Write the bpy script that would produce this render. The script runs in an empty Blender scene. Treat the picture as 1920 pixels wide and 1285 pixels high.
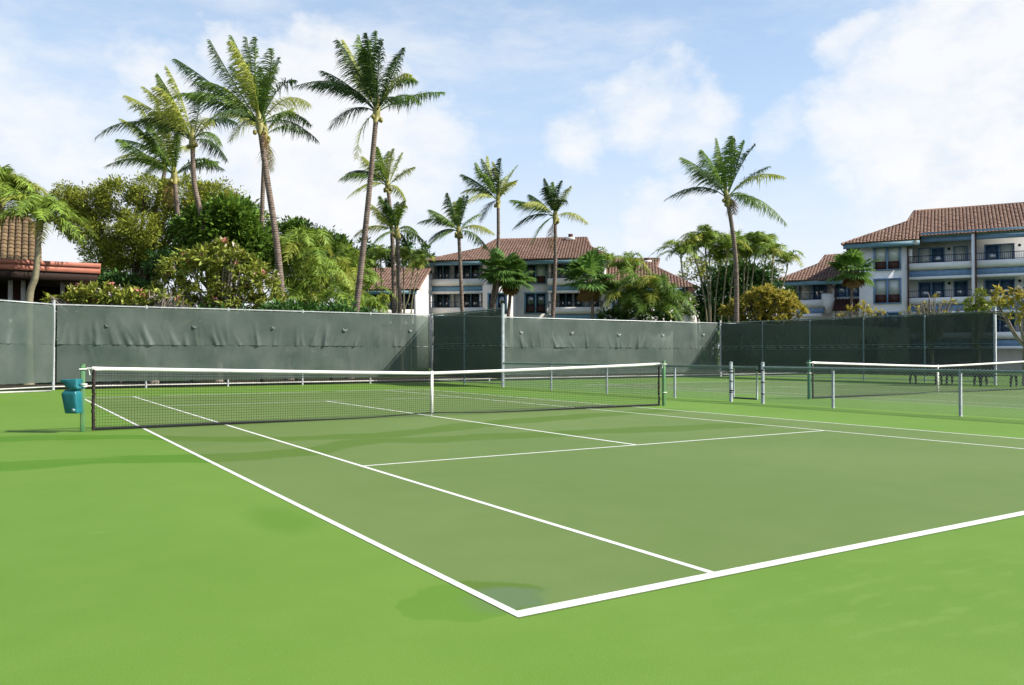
import bpy, math, random
import numpy as np
from mathutils import Vector, Matrix

random.seed(7); rng = np.random.default_rng(7)
scn = bpy.context.scene
COL = scn.collection

# ------------------------------------------------------------------ camera
CAM = np.array([-7.6348, -15.2349, 1.2735]); YAW = .5619; PIT = .0143; FPX = 1541.27
cf = np.array([math.sin(YAW)*math.cos(PIT), math.cos(YAW)*math.cos(PIT), math.sin(PIT)])
cr = np.array([math.cos(YAW), -math.sin(YAW), 0.]); cu = np.cross(cr, cf)
cd = bpy.data.cameras.new('camera'); camo = bpy.data.objects.new('camera', cd); COL.objects.link(camo)
M = Matrix.Identity(4)
for i in range(3):
    M[i][0] = cr[i]; M[i][1] = cu[i]; M[i][2] = -cf[i]; M[i][3] = CAM[i]
camo.matrix_world = M
cd.sensor_width = 36; cd.lens = FPX/1920*36; cd.clip_end = 5000; cd.clip_start = .05
scn.camera = camo

# ------------------------------------------------------------------ world, sun, exposure
SUN = np.array([.76, -.65, 0.]); SUN /= np.linalg.norm(SUN); EL = math.radians(39)
SUN = np.array([SUN[0]*math.cos(EL), SUN[1]*math.cos(EL), math.sin(EL)])
sl = bpy.data.lights.new('sun', 'SUN'); sl.energy = 5.0; sl.angle = math.radians(.53); sl.color = (1, .955, .87)
so = bpy.data.objects.new('sun', sl); COL.objects.link(so); so.location = (20, -20, 40)
so.rotation_euler = Vector(SUN).to_track_quat('Z', 'Y').to_euler()
vs = scn.view_settings; vs.view_transform = 'Standard'; vs.look = 'None'; vs.exposure = .65; vs.gamma = 1; vs.use_curve_mapping = False
SKY_STRENGTH = .07

def px_dir(u, v):
    d = cr*(u-960)/FPX + cu*(642.5-v)/FPX + cf
    return d/np.linalg.norm(d)

def make_world():
    w = bpy.data.worlds.new('World'); scn.world = w; w.use_nodes = True
    nt = w.node_tree; nt.nodes.clear(); N = nt.nodes; L = nt.links
    out = N.new('ShaderNodeOutputWorld'); bg = N.new('ShaderNodeBackground'); bg.inputs[1].default_value = SKY_STRENGTH
    L.new(bg.outputs[0], out.inputs[0])
    sky = N.new('ShaderNodeTexSky'); sky.sky_type = 'NISHITA'; sky.sun_disc = False
    sky.sun_elevation = EL; sky.sun_rotation = math.atan2(SUN[0], SUN[1]); sky.air_density = 1.0; sky.dust_density = .7; sky.ozone_density = 1.6
    tc = N.new('ShaderNodeTexCoord'); D = tc.outputs['Generated']
    def math_(op, a, b=None, c=None, clamp=False):
        n = N.new('ShaderNodeMath'); n.operation = op; n.use_clamp = clamp
        for i, x in enumerate((a, b, c)):
            if x is None: continue
            if isinstance(x, (int, float)): n.inputs[i].default_value = x
            else: L.new(x, n.inputs[i])
        return n.outputs[0]
    def mr(x, a, b, c=0., d=1.):
        n = N.new('ShaderNodeMapRange'); n.interpolation_type = 'SMOOTHSTEP'; L.new(x, n.inputs[0])
        for i, q in enumerate((a, b, c, d)): n.inputs[i+1].default_value = q
        return n.outputs[0]
    def noise(scale, detail, rough, vec=D, sz=1.6):
        mp = N.new('ShaderNodeMapping'); mp.inputs['Scale'].default_value = (1, 1, sz); L.new(vec, mp.inputs[0])
        n = N.new('ShaderNodeTexNoise'); n.inputs['Scale'].default_value = scale; n.inputs['Detail'].default_value = detail; n.inputs['Roughness'].default_value = rough
        L.new(mp.outputs[0], n.inputs['Vector']); return n.outputs['Fac'], n.outputs['Color']
    nf, nc = noise(4.2, 9, .58)
    n2, _ = noise(17., 8, .6)
    warp = N.new('ShaderNodeVectorMath'); warp.operation = 'MULTIPLY_ADD'
    sub = N.new('ShaderNodeVectorMath'); sub.operation = 'SUBTRACT'; sub.inputs[1].default_value = (.5, .5, .5)
    _, wc = noise(11., 6, .6); L.new(wc, sub.inputs[0]); L.new(sub.outputs[0], warp.inputs[0]); warp.inputs[1].default_value = (.11, .11, .11); L.new(D, warp.inputs[2])
    nrm = N.new('ShaderNodeVectorMath'); nrm.operation = 'NORMALIZE'; L.new(warp.outputs[0], nrm.inputs[0])
    # cumulus heads: (u, v, radius px, weight)
    puffs = [(615, 150, 85, 1.), (560, 190, 90, 1.), (690, 190, 90, .95), (760, 230, 90, .8), (600, 300, 150, 1.), (760, 330, 110, .8), (440, 120, 60, .8), (320, 190, 85, .8), (500, 340, 130, .8),
             (80, 330, 150, .75), (200, 300, 120, .7), (-120, 300, 200, .8),
             (1210, 190, 75, .75), (1300, 235, 70, .75), (1085, 265, 58, .8), (1150, 180, 50, .55), (1610, 75, 42, .75), (1590, 105, 40, .6),
             (1850, 130, 150, 1.), (1760, 230, 140, 1.), (1640, 240, 90, .85), (1920, 260, 200, 1.), (1480, 235, 45, .6), (2100, 100, 200, 1.), (1230, 410, 55, .8), (1320, 400, 60, .7), (1820, 360, 80, .9)]
    acc = None
    for (u, v, r, wt) in puffs:
        c = px_dir(u, v); dt = N.new('ShaderNodeVectorMath'); dt.operation = 'DOT_PRODUCT'; L.new(nrm.outputs[0], dt.inputs[0]); dt.inputs[1].default_value = tuple(c)
        ra = r/FPX; m = mr(dt.outputs['Value'], math.cos(ra*1.75), math.cos(ra*.3), 0., wt)
        acc = m if acc is None else math_('MAXIMUM', acc, m)
    base = mr(nf, .52, .84)                      # scattered cloud everywhere
    cum = mr(math_('ADD', acc, math_('MULTIPLY', math_('SUBTRACT', n2, .5), .8)), .18, 1.05, 0., .9)
    wisp_f, _ = noise(2.4, 7, .62, D, 3.2)
    wisp = mr(wisp_f, .42, .72, 0., .68)
    sep = N.new('ShaderNodeSeparateXYZ'); L.new(D, sep.inputs[0])
    hr = N.new('ShaderNodeFloatCurve'); cvp = hr.mapping.curves[0]; cvp.points[0].location = (0, .97); cvp.points[1].location = (1, .0)
    for q in ((.1, .93), (.25, .78), (.42, .52), (.62, .16), (.8, .04)): cvp.points.new(*q)
    hr.mapping.update(); L.new(sep.outputs[2], hr.inputs['Value']); hz = hr.outputs[0]      # milky trade-wind air, thinning upwards
    mask = math_('MAXIMUM', math_('MAXIMUM', cum, math_('MULTIPLY', base, .5)), wisp)
    # cloud colour: bright tops, faint grey-blue inside
    shade = mr(n2, .3, .62)
    grey, _ = noise(6., 5, .5, D, 2.); gm = mr(grey, .45, .7)
    mixc = N.new('ShaderNodeMix'); mixc.data_type = 'RGBA'; L.new(math_('MULTIPLY', math_('SUBTRACT', 1., shade), math_('ADD', .25, math_('MULTIPLY', gm, .6))), mixc.inputs[0])
    k = 1/SKY_STRENGTH/2**vs.exposure
    mixc.inputs[6].default_value = (1.0*k, 1.0*k, 1.0*k, 1); mixc.inputs[7].default_value = (.80*k, .86*k, .95*k, 1)
    veil = N.new('ShaderNodeMix'); veil.data_type = 'RGBA'; L.new(hz, veil.inputs[0]); vc = N.new('ShaderNodeMix'); vc.data_type = 'RGBA'; L.new(mr(sep.outputs[2], .0, .34), vc.inputs[0]); vc.inputs[6].default_value = (.96*k, .985*k, 1.03*k, 1); vc.inputs[7].default_value = (.645*k, .85*k, 1.09*k, 1); L.new(vc.outputs[2], veil.inputs[7])
    mix = N.new('ShaderNodeMix'); mix.data_type = 'RGBA'; L.new(mask, mix.inputs[0])
    gain = N.new('ShaderNodeMix'); gain.data_type = 'RGBA'; gain.blend_type = 'MULTIPLY'; gain.inputs[0].default_value = 1; L.new(sky.outputs[0], gain.inputs[6]); gain.inputs[7].default_value = (.8, 1.05, 1.4, 1)
    L.new(gain.outputs[2], veil.inputs[6]); L.new(veil.outputs[2], mix.inputs[6]); L.new(mixc.outputs[2], mix.inputs[7]); L.new(mix.outputs[2], bg.inputs[0])
make_world()

# ------------------------------------------------------------------ helpers
def at(u, v, d): return CAM + d*(cr*(u-960)/FPX + cu*(642.5-v)/FPX + cf)
def pxm(d): return d/FPX
ORG = {}
def org(o): return ORG.get(o.name, np.zeros(3)) if o else np.zeros(3)

def tag(o, label=None, cat=None, group=None, kind=None):
    if label: o['label'] = label
    if cat: o['category'] = cat
    if group: o['group'] = group
    if kind: o['kind'] = kind
    return o
def thing(name, label, cat, loc, group=None):
    o = bpy.data.objects.new(name, None); COL.objects.link(o); o.location = loc; o.empty_display_size = .2
    ORG[o.name] = np.array(loc, float); return tag(o, label, cat, group)
def inst(name, mesh, parent, wloc, rotz=0, scale=None):
    o = bpy.data.objects.new(name, mesh); COL.objects.link(o); o.parent = parent
    o.location = np.array(wloc, float)-org(parent); o.rotation_euler = (0, 0, rotz)
    if scale: o.scale = scale
    return o

class MB:
    def __init__(s): s.v = []; s.f = []; s.n = 0; s.quads = []
    def add(s, verts, faces):
        b = s.n; verts = np.asarray(verts, float).reshape(-1, 3); s.v.append(verts); s.n += len(verts)
        s.f += [tuple(b+i for i in f) for f in faces]
    def addq(s, verts, quads):
        b = s.n; verts = np.asarray(verts, float).reshape(-1, 3); s.v.append(verts); s.n += len(verts)
        s.quads.append(np.asarray(quads, int).reshape(-1, 4)+b)
    def hexa(s, p): s.add(p, [(0, 3, 2, 1), (4, 5, 6, 7), (0, 1, 5, 4), (1, 2, 6, 5), (2, 3, 7, 6), (3, 0, 4, 7)])
    def box(s, x0, x1, y0, y1, z0, z1, fr=None):
        p = [(x0, y0, z0), (x1, y0, z0), (x1, y1, z0), (x0, y1, z0), (x0, y0, z1), (x1, y0, z1), (x1, y1, z1), (x0, y1, z1)]
        if fr: p = [fr.P(*q) for q in p]
        s.hexa(p)
    def tube(s, path, rad, n=8, caps=True):
        path = np.asarray(path, float); m = len(path); rad = np.broadcast_to(np.asarray(rad, float), (m,))
        t = np.gradient(path, axis=0); t /= np.linalg.norm(t, axis=1)[:, None]+1e-12
        ref = np.array([0, 0, 1.]) if abs(t[0, 2]) < .9 else np.array([1., 0, 0])
        a = np.cross(t, ref); a /= np.linalg.norm(a, axis=1)[:, None]+1e-12; b = np.cross(t, a)
        th = np.arange(n)*2*math.pi/n
        V = path[:, None, :]+rad[:, None, None]*(a[:, None, :]*np.cos(th)[None, :, None]+b[:, None, :]*np.sin(th)[None, :, None])
        i = np.arange(m-1)[:, None]*n; j = np.arange(n)[None, :]; k = (j+1) % n
        Q = np.stack([i+j, i+k, i+n+k, i+n+j], -1).reshape(-1, 4)
        base = s.n; s.addq(V.reshape(-1, 3), Q)
        if caps:
            s.f.append(tuple(base+x for x in range(n))); s.f.append(tuple(base+(m-1)*n+x for x in reversed(range(n))))
    def bar(s, a, b, w, n=4): s.tube([a, b], w, n)
    def sphere(s, c, r, seg=8, ring=6, sc=(1, 1, 1)):
        V = []; 
        for i in range(ring+1):
            ph = math.pi*i/ring
            for j in range(seg):
                th = 2*math.pi*j/seg; V.append((c[0]+r*sc[0]*math.sin(ph)*math.cos(th), c[1]+r*sc[1]*math.sin(ph)*math.sin(th), c[2]+r*sc[2]*math.cos(ph)))
        Q = [(i*seg+j, (i+1)*seg+j, (i+1)*seg+(j+1) % seg, i*seg+(j+1) % seg) for i in range(ring) for j in range(seg)]
        s.addq(V, Q)
    def mesh(s, name, mat, origin, smooth=False):
        V = np.concatenate(s.v)-origin; me = bpy.data.meshes.new(name)
        Q = np.concatenate(s.quads) if s.quads else np.zeros((0, 4), int)
        nl = sum(len(f) for f in s.f)+Q.size
        me.vertices.add(len(V)); me.vertices.foreach_set('co', V.astype(np.float32).ravel())
        me.loops.add(nl); me.polygons.add(len(s.f)+len(Q))
        li = np.concatenate([Q.ravel()]+[np.array(f, int) for f in s.f]).astype(np.int32)
        ls = np.concatenate([np.arange(len(Q))*4, (Q.size+np.concatenate([[0], np.cumsum([len(f) for f in s.f])[:-1]])) if s.f else np.zeros(0)]).astype(np.int32)
        me.loops.foreach_set('vertex_index', li); me.polygons.foreach_set('loop_start', ls)
        if smooth: me.polygons.foreach_set('use_smooth', np.ones(len(me.polygons), bool))
        me.update(calc_edges=True); me.validate()
        if mat: me.materials.append(mat)
        return me
    def build(s, name, mat, parent=None, origin=None, smooth=False, kind=None):
        o0 = org(parent) if parent else (np.zeros(3) if origin is None else np.array(origin, float))
        me = s.mesh(name, mat, o0, smooth); o = bpy.data.objects.new(name, me); COL.objects.link(o)
        if parent: o.parent = parent; ORG[o.name] = o0
        else: o.location = o0; ORG[o.name] = o0
        if kind: o['kind'] = kind
        return o

class Frame:
    """a building's own axes: X along the facade, Y into the house, Z up"""
    def __init__(s, u0, d0, az):
        a = math.radians(az); s.ex = np.array([math.sin(a), math.cos(a), 0]); s.ey = np.array([-s.ex[1], s.ex[0], 0])
        p = at(u0, 664.5, d0); s.O = np.array([p[0], p[1], 0.])
    def X(s, u, Y=0.):
        q = s.O+s.ey*Y-CAM; a = (u-960)/FPX
        return (a*(q@cf)-q@cr)/(s.ex@cr-a*(s.ex@cf))
    def Z(s, u, v, Y=0.):
        q = s.O+s.ey*Y+s.ex*s.X(u, Y)-CAM
        return CAM[2]+(664.5-v)/FPX*(q[:2]@cf[:2])
    def P(s, X, Y, Z): return s.O+s.ex*X+s.ey*Y+np.array([0, 0, Z])

# ------------------------------------------------------------------ materials
MATS = {}
def mat(name, col, rough=.7, spec=.3, var=.12, scale=6., col2=None, bump=0., bscale=40., metal=0., trans=0., island=0., coat=None):
    if name in MATS: return MATS[name]
    m = bpy.data.materials.new(name); m.use_nodes = True; nt = m.node_tree; N = nt.nodes; L = nt.links
    p = N['Principled BSDF']; p.inputs['Roughness'].default_value = rough; p.inputs['Specular IOR Level'].default_value = spec; p.inputs['Metallic'].default_value = metal
    tc = N.new('ShaderNodeTexCoord'); nz = N.new('ShaderNodeTexNoise'); nz.inputs['Scale'].default_value = scale; nz.inputs['Detail'].default_value = 6; L.new(tc.outputs['Object'], nz.inputs['Vector'])
    mix = N.new('ShaderNodeMix'); mix.data_type = 'RGBA'
    c2 = col2 if col2 else tuple(c*(1-var*2.2) for c in col)
    mix.inputs[6].default_value = (*c2, 1); mix.inputs[7].default_value = (*col, 1)
    mr = N.new('ShaderNodeMapRange'); mr.inputs[1].default_value = .3; mr.inputs[2].default_value = .7; L.new(nz.outputs['Fac'], mr.inputs[0])
    fac = mr.outputs[0]
    if island:
        gi = N.new('ShaderNodeNewGeometry'); mm = N.new('ShaderNodeMix'); mm.inputs[0].default_value = island; L.new(fac, mm.inputs[2]); L.new(gi.outputs['Random Per Island'], mm.inputs[3]); fac = mm.outputs[0]
    L.new(fac, mix.inputs[0]); L.new(mix.outputs[2], p.inputs['Base Color'])
    if bump:
        nb = N.new('ShaderNodeTexNoise'); nb.inputs['Scale'].default_value = bscale; nb.inputs['Detail'].default_value = 5; L.new(tc.outputs['Object'], nb.inputs['Vector'])
        b = N.new('ShaderNodeBump'); b.inputs['Strength'].default_value = bump; b.inputs['Distance'].default_value = .01; L.new(nb.outputs['Fac'], b.inputs['Height']); L.new(b.outputs[0], p.inputs['Normal'])
    if trans:
        t = N.new('ShaderNodeBsdfTranslucent'); ms = N.new('ShaderNodeMixShader'); ms.inputs[0].default_value = trans
        hs = N.new('ShaderNodeHueSaturation'); hs.inputs['Value'].default_value = 1.5; hs.inputs['Hue'].default_value = .485; L.new(mix.outputs[2], hs.inputs['Color']); L.new(hs.outputs[0], t.inputs[0])
        L.new(p.outputs[0], ms.inputs[1]); L.new(t.outputs[0], ms.inputs[2]); L.new(ms.outputs[0], N['Material Output'].inputs[0])
    MATS[name] = m; return m

def court_mat(name, col, colwet, puddle):
    """acrylic court coating: faint mottling, tide marks left by drying rain, a wet dip at the baseline corner"""
    m = bpy.data.materials.new(name); m.use_nodes = True; nt = m.node_tree; N = nt.nodes; L = nt.links
    p = N['Principled BSDF']; p.inputs['Specular IOR Level'].default_value = .12
    tc = N.new('ShaderNodeTexCoord'); O = tc.outputs['Object']
    def mt(op, a, b=None, clamp=False):
        n = N.new('ShaderNodeMath'); n.operation = op; n.use_clamp = clamp
        for i, x in enumerate((a, b)):
            if x is None: continue
            if isinstance(x, (int, float)): n.inputs[i].default_value = x
            else: L.new(x, n.inputs[i])
        return n.outputs[0]
    def sm(x, a, b, c=0., d=1.):
        n = N.new('ShaderNodeMapRange'); n.interpolation_type = 'SMOOTHSTEP'; L.new(x, n.inputs[0])
        for i, q in enumerate((a, b, c, d)): n.inputs[i+1].default_value = q
        return n.outputs[0]
    def nz(scale, det=5, sc=(1, 1, 1)):
        mp = N.new('ShaderNodeMapping'); mp.inputs['Scale'].default_value = sc; L.new(O, mp.inputs[0])
        n = N.new('ShaderNodeTexNoise'); n.inputs['Scale'].default_value = scale; n.inputs['Detail'].default_value = det; L.new(mp.outputs[0], n.inputs['Vector']); return n.outputs['Fac']
    sep = N.new('ShaderNodeSeparateXYZ'); L.new(O, sep.inputs[0]); x, y = sep.outputs[0], sep.outputs[1]
    wob = mt('MULTIPLY', mt('SUBTRACT', nz(1.1, 4), .5), .55)
    def band(pts, w, a, b):
        fc = N.new('ShaderNodeFloatCurve'); c = fc.mapping.curves[0]
        pp = [((px+9)/15, (py+6)/6) for px, py in pts]
        c.points[0].location = pp[0]; c.points[1].location = pp[-1]
        for q in pp[1:-1]: c.points.new(*q)
        fc.mapping.update(); L.new(mt('DIVIDE', mt('ADD', x, 9.), 15., True), fc.inputs['Value'])
        yc = mt('SUBTRACT', mt('MULTIPLY', fc.outputs[0], 6.), 6.)
        dd = mt('ABSOLUTE', mt('SUBTRACT', mt('ADD', y, wob), yc))
        wv = mt('ADD', dd, mt('MULTIPLY', mt('SUBTRACT', nz(.8, 3), .5), w*1.2))
        lim = mt('MULTIPLY', sm(x, a-1.2, a), sm(x, b, b+1.5, 1., 0.))
        return mt('MULTIPLY', sm(wv, w*.85, w*1.15, 1., 0.), lim)
    b1 = band([(-9, -.6), (-7.5, -.75), (-5.9, -1.35), (-5.1, -2.2), (-3.9, -2.95), (-2.5, -3.15), (-.76, -2.54), (1.3, -1.9), (3.5, -1.55), (6, -1.2)], .42, -9, 5.)
    b2 = band([(-9, -4.1), (-7.5, -4.2), (-6.2, -4.35), (-5.3, -4.75), (-4.2, -4.75), (-3.1, -3.95), (-2.1, -4.2), (-.4, -4.4), (2.4, -4.8), (6, -5)], .42, -9, 3.5)
    b3 = band([(-9, 1.35-3), (-6, -.9), (-3, .0), (0, 0), (3, 0), (6, 0)], .01, -20, -19)
    def blob(cx, cy, rx, ry, soft=.06):
        dx = mt('DIVIDE', mt('SUBTRACT', x, cx), rx); dy = mt('DIVIDE', mt('SUBTRACT', mt('ADD', y, mt('MULTIPLY', mt('ADD', wob, mt('MULTIPLY', mt('SUBTRACT', nz(4.5, 4), .5), .6)), .55)), cy), ry)
        r = mt('SQRT', mt('ADD', mt('MULTIPLY', dx, dx), mt('MULTIPLY', dy, dy)))
        return sm(r, 1-soft, 1+soft, 1., 0.)
    pd = mt('MAXIMUM', blob(-5.5, -11.52, .40, .30), blob(-5.72, -11.55, .22, .2)); pin = blob(-5.36, -11.6, .23, .2, .35)
    p2 = blob(-5.75, -8.9, .22, .5, .5)
    bands = mt('MULTIPLY', mt('MAXIMUM', b1, b2), sm(nz(.9, 4), .25, .55, .75, 1.))
    wet = mt('MAXIMUM', mt('MAXIMUM', bands, mt('MULTIPLY', pd, .45+.5*(puddle > .5))), mt('MULTIPLY', p2, .5))
    big = sm(nz(.23, 6), .3, .7); mid = sm(nz(2.2, 6), .3, .7); scuff = sm(nz(3.0, 8, (.35, 1.6, 1)), .66, .8, 0., 1.)
    mx = N.new('ShaderNodeMix'); mx.data_type = 'RGBA'; mx.inputs[6].default_value = (col[0]*.84, col[1]*.9, col[2]*.8, 1); mx.inputs[7].default_value = (col[0]*1.1, col[1]*1.06, col[2]*1.22, 1)
    grit = sm(nz(95, 4), .25, .75)
    L.new(mt('ADD', mt('ADD', mt('MULTIPLY', big, .55), mt('MULTIPLY', mid, .25)), mt('SUBTRACT', mt('MULTIPLY', grit, .5), .15)), mx.inputs[0])
    ms = N.new('ShaderNodeMix'); ms.data_type = 'RGBA'; L.new(mx.outputs[2], ms.inputs[6]); ms.inputs[7].default_value = (col[0]*1.25, col[1]*1.15, col[2]*1.7, 1); L.new(mt('MULTIPLY', mt('MULTIPLY', scuff, sm(nz(.35, 3), .42, .62)), .85), ms.inputs[0])
    wear = mt('MULTIPLY', blob(-3.2, -12.9, 1.6, .9, .8), sm(nz(5.5, 8, (.5, 1.3, 1)), .5, .68))
    m5 = N.new('ShaderNodeMix'); m5.data_type = 'RGBA'; L.new(ms.outputs[2], m5.inputs[6]); m5.inputs[7].default_value = (col[0]*1.45, col[1]*1.25, col[2]*2.4, 1); L.new(mt('MULTIPLY', wear, .28), m5.inputs[0]); ms = m5
    spk = sm(nz(26, 3), .70, .76); m6 = N.new('ShaderNodeMix'); m6.data_type = 'RGBA'; L.new(ms.outputs[2], m6.inputs[6]); m6.inputs[7].default_value = (col[0]*.7, col[1]*.72, col[2]*.7, 1); L.new(mt('MULTIPLY', spk, .5), m6.inputs[0]); ms = m6
    mw = N.new('ShaderNodeMix'); mw.data_type = 'RGBA'; L.new(ms.outputs[2], mw.inputs[6]); mw.inputs[7].default_value = (*colwet, 1); L.new(mt('MULTIPLY', wet, .95), mw.inputs[0])
    mp_ = N.new('ShaderNodeMix'); mp_.data_type = 'RGBA'; L.new(mw.outputs[2], mp_.inputs[6]); mp_.inputs[7].default_value = (.10, .155, .062, 1); L.new(mt('MULTIPLY', pin, puddle), mp_.inputs[0])
    L.new(mp_.outputs[2], p.inputs['Base Color'])
    ro = mt('SUBTRACT', .62, mt('MULTIPLY', mt('MULTIPLY', pin, puddle), .3)); L.new(ro, p.inputs['Roughness'])
    bp = N.new('ShaderNodeBump'); bp.inputs['Strength'].default_value = .35; bp.inputs['Distance'].default_value = .004; L.new(nz(160, 3), bp.inputs['Height']); L.new(bp.outputs[0], p.inputs['Normal'])
    MATS[name] = m; return m

def screen_mat(name='windscreen_weave', ca=(.055, .078, .066), cb=(.10, .118, .104), tr=.14):
    """woven green windscreen: you see a little through it; satin weave"""
    m = bpy.data.materials.new(name); m.use_nodes = True; nt = m.node_tree; N = nt.nodes; L = nt.links
    p = N['Principled BSDF']; p.inputs['Roughness'].default_value = .5; p.inputs['Specular IOR Level'].default_value = .35
    p.inputs['Sheen Weight'].default_value = .0; p.inputs['Sheen Roughness'].default_value = .4
    tc = N.new('ShaderNodeTexCoord'); nz = N.new('ShaderNodeTexNoise'); nz.inputs['Scale'].default_value = 1.1; nz.inputs['Detail'].default_value = 7; L.new(tc.outputs['Object'], nz.inputs['Vector'])
    mx = N.new('ShaderNodeMix'); mx.data_type = 'RGBA'; mx.inputs[6].default_value = (*ca, 1); mx.inputs[7].default_value = (*cb, 1)
    mr = N.new('ShaderNodeMapRange'); mr.inputs[1].default_value = .3; mr.inputs[2].default_value = .7; L.new(nz.outputs['Fac'], mr.inputs[0]); L.new(mr.outputs[0], mx.inputs[0]); L.new(mx.outputs[2], p.inputs['Base Color'])
    t = N.new('ShaderNodeBsdfTransparent'); t.inputs[0].default_value = (.8, 1, .88, 1)
    ms = N.new('ShaderNodeMixShader'); ms.inputs[0].default_value = tr
    L.new(p.outputs[0], ms.inputs[1]); L.new(t.outputs[0], ms.inputs[2]); L.new(ms.outputs[0], N['Material Output'].inputs[0])
    MATS[name] = m; return m

def glass_mat(name, col, rough=.04):
    m = mat(name, col, rough, .9, .05); return m

PAVE = court_mat('court_green_outer', (.125, .228, .030), (.074, .178, .010), .4)
PLAY = court_mat('court_green_inner', (.124, .184, .046), (.084, .150, .018), .8)
LINE = mat('line_paint', (.72, .71, .665), .75, .15, .05, 14., col2=(.57, .575, .51), bump=.3, bscale=120)
LAWN = mat('lawn', (.07, .12, .025), .9, .1, .3, 3., bump=.6, bscale=30)
GALV = mat('galvanised_pipe', (.47, .49, .48), .45, .5, .15, 8., metal=.35)
GREENPIPE = mat('green_grey_pipe', (.13, .20, .185), .45, .5, .15, 8.)
PALEPIPE = mat('pale_blue_pipe', (.33, .385, .375), .5, .5, .2, 8.)
WIRE = mat('fence_wire', (.30, .36, .34), .5, .5, .1); WIREG = mat('green_fence_wire', (.10, .16, .13), .5, .5, .1)
BAND = mat('black_clip', (.03, .035, .035), .5)
SCREEN = screen_mat(); SCREEN_SHADE = screen_mat('shaded_windscreen_weave', (.008, .014, .012), (.013, .02, .017), .09)  # divider cloth: same weave, colour darkened to carry the panels' shade
HEAD = mat('net_headband_canvas', (.84, .82, .77), .8, .1, .06, 5.)
CORD = mat('net_cord', (.018, .02, .019), .7, .2, .1)
DKBAND = mat('net_side_band', (.06, .045, .042), .8, .1, .3, 30.)
POSTG = mat('post_green_paint', (.075, .20, .085), .35, .5, .15, 6., col2=(.12, .24, .10))
POSTD = mat('post_dark_green', (.03, .15, .085), .35, .5, .15, 6.)
TEAL = mat('teal_plastic', (.015, .165, .195), .4, .5, .15, 9.)
WHITEP = mat('white_plastic', (.75, .74, .7), .5)
DARKM = mat('dark_bench', (.02, .018, .018), .6)
STUCCO = mat('stucco_white', (.82, .775, .725), .9, .1, .06, 1.2, bump=.15, bscale=25)
STUCCOB = mat('stucco_grey_white', (.86, .86, .87), .9, .1, .06, 1.2, bump=.15, bscale=25)
BLUE = mat('blue_grey_trim', (.17, .31, .40), .6, .3, .1, 3.); BLUE2 = mat('slate_blue_trim', (.19, .31, .49), .6, .3, .1, 3.)
GLASS = glass_mat('window_glass', (.012, .02, .035)); GLASS.node_tree.nodes['Principled BSDF'].inputs['IOR'].default_value = 2.1; BLIND = mat('window_blind', (.52, .56, .55), .8, .1, .04, 4.)
BLINDG = glass_mat('window_blind_glass', (.56, .60, .58), .25)
REDP = mat('maroon_panel', (.075, .03, .025), .6, .3, .1)
RAIL = mat('black_railing', (.012, .014, .016), .5)
TILE = mat('terracotta_tile', (.27, .175, .132), .85, .12, .2, .6, col2=(.165, .10, .074), island=.6)
TILEB = mat('weathered_buff_tile', (.25, .175, .095), .85, .15, .2, .6, col2=(.12, .08, .045), island=.6)
DECK = mat('roof_underlay', (.10, .045, .035), .9)
FASC = mat('red_brown_fascia', (.44, .165, .11), .6, .3, .1, 2.)
FASC2 = mat('red_brown_cap', (.25, .075, .06), .6, .3, .1, 2.)
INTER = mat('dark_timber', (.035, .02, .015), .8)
TRUNK = mat('palm_trunk', (.34, .265, .215), .9, .1, .25, 5., col2=(.15, .11, .09), bump=.8, bscale=18)
def ring_trunk(m):                      # leaf-scar rings up the stem
    nt = m.node_tree; N = nt.nodes; L = nt.links; p = N['Principled BSDF']; src = p.inputs['Base Color'].links[0].from_socket
    tc = N.new('ShaderNodeTexCoord'); w = N.new('ShaderNodeTexWave'); w.bands_direction = 'Z'; w.inputs['Scale'].default_value = 2.6; w.inputs['Distortion'].default_value = 2.2; w.inputs['Detail'].default_value = 3; w.inputs['Detail Scale'].default_value = 2.
    L.new(tc.outputs['Object'], w.inputs['Vector']); mx = N.new('ShaderNodeMix'); mx.data_type = 'RGBA'; mx.blend_type = 'MULTIPLY'; mx.inputs[0].default_value = .55; L.new(src, mx.inputs[6]); L.new(w.outputs['Color'], mx.inputs[7]); L.new(mx.outputs[2], p.inputs['Base Color'])
ring_trunk(TRUNK)
TRUNK2 = mat('slender_palm_stem', (.26, .23, .15), .8, .2, .2, 6., col2=(.18, .16, .09))
BARK = mat('tree_bark', (.12, .09, .065), .95, .1, .25, 6.); BARKP = mat('plumeria_bark', (.30, .26, .21), .9, .1, .2, 8.)
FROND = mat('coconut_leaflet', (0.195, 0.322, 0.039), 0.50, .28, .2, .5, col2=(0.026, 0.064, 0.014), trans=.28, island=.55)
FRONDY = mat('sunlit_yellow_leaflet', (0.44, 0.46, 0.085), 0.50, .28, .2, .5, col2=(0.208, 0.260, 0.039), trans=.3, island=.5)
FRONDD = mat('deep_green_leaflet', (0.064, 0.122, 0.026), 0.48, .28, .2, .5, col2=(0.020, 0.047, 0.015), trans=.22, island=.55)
FRONDB = mat('dry_leaflet', (.30, .19, .07), .7, .2, .2, 1., col2=(.17, .10, .04), trans=.2, island=.5)
RACH = mat('frond_rib', (.30, .27, .07), .5, .4, .15, 4.)
ARECA = mat('areca_leaflet', (0.331, 0.449, 0.065), 0.50, .28, .2, .7, col2=(0.067, 0.135, 0.020), trans=.2, island=.55)
FANM = mat('fan_palm_leaf', (0.166, 0.312, 0.055), 0.48, .28, .2, .8, col2=(0.031, 0.073, 0.018), trans=.25, island=.5)
OLIVE = mat('olive_leaf', (.385, .40, .05), 0.63, .16, .2, .8, col2=(0.112, 0.162, 0.031), trans=.14, island=.6)
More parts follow.
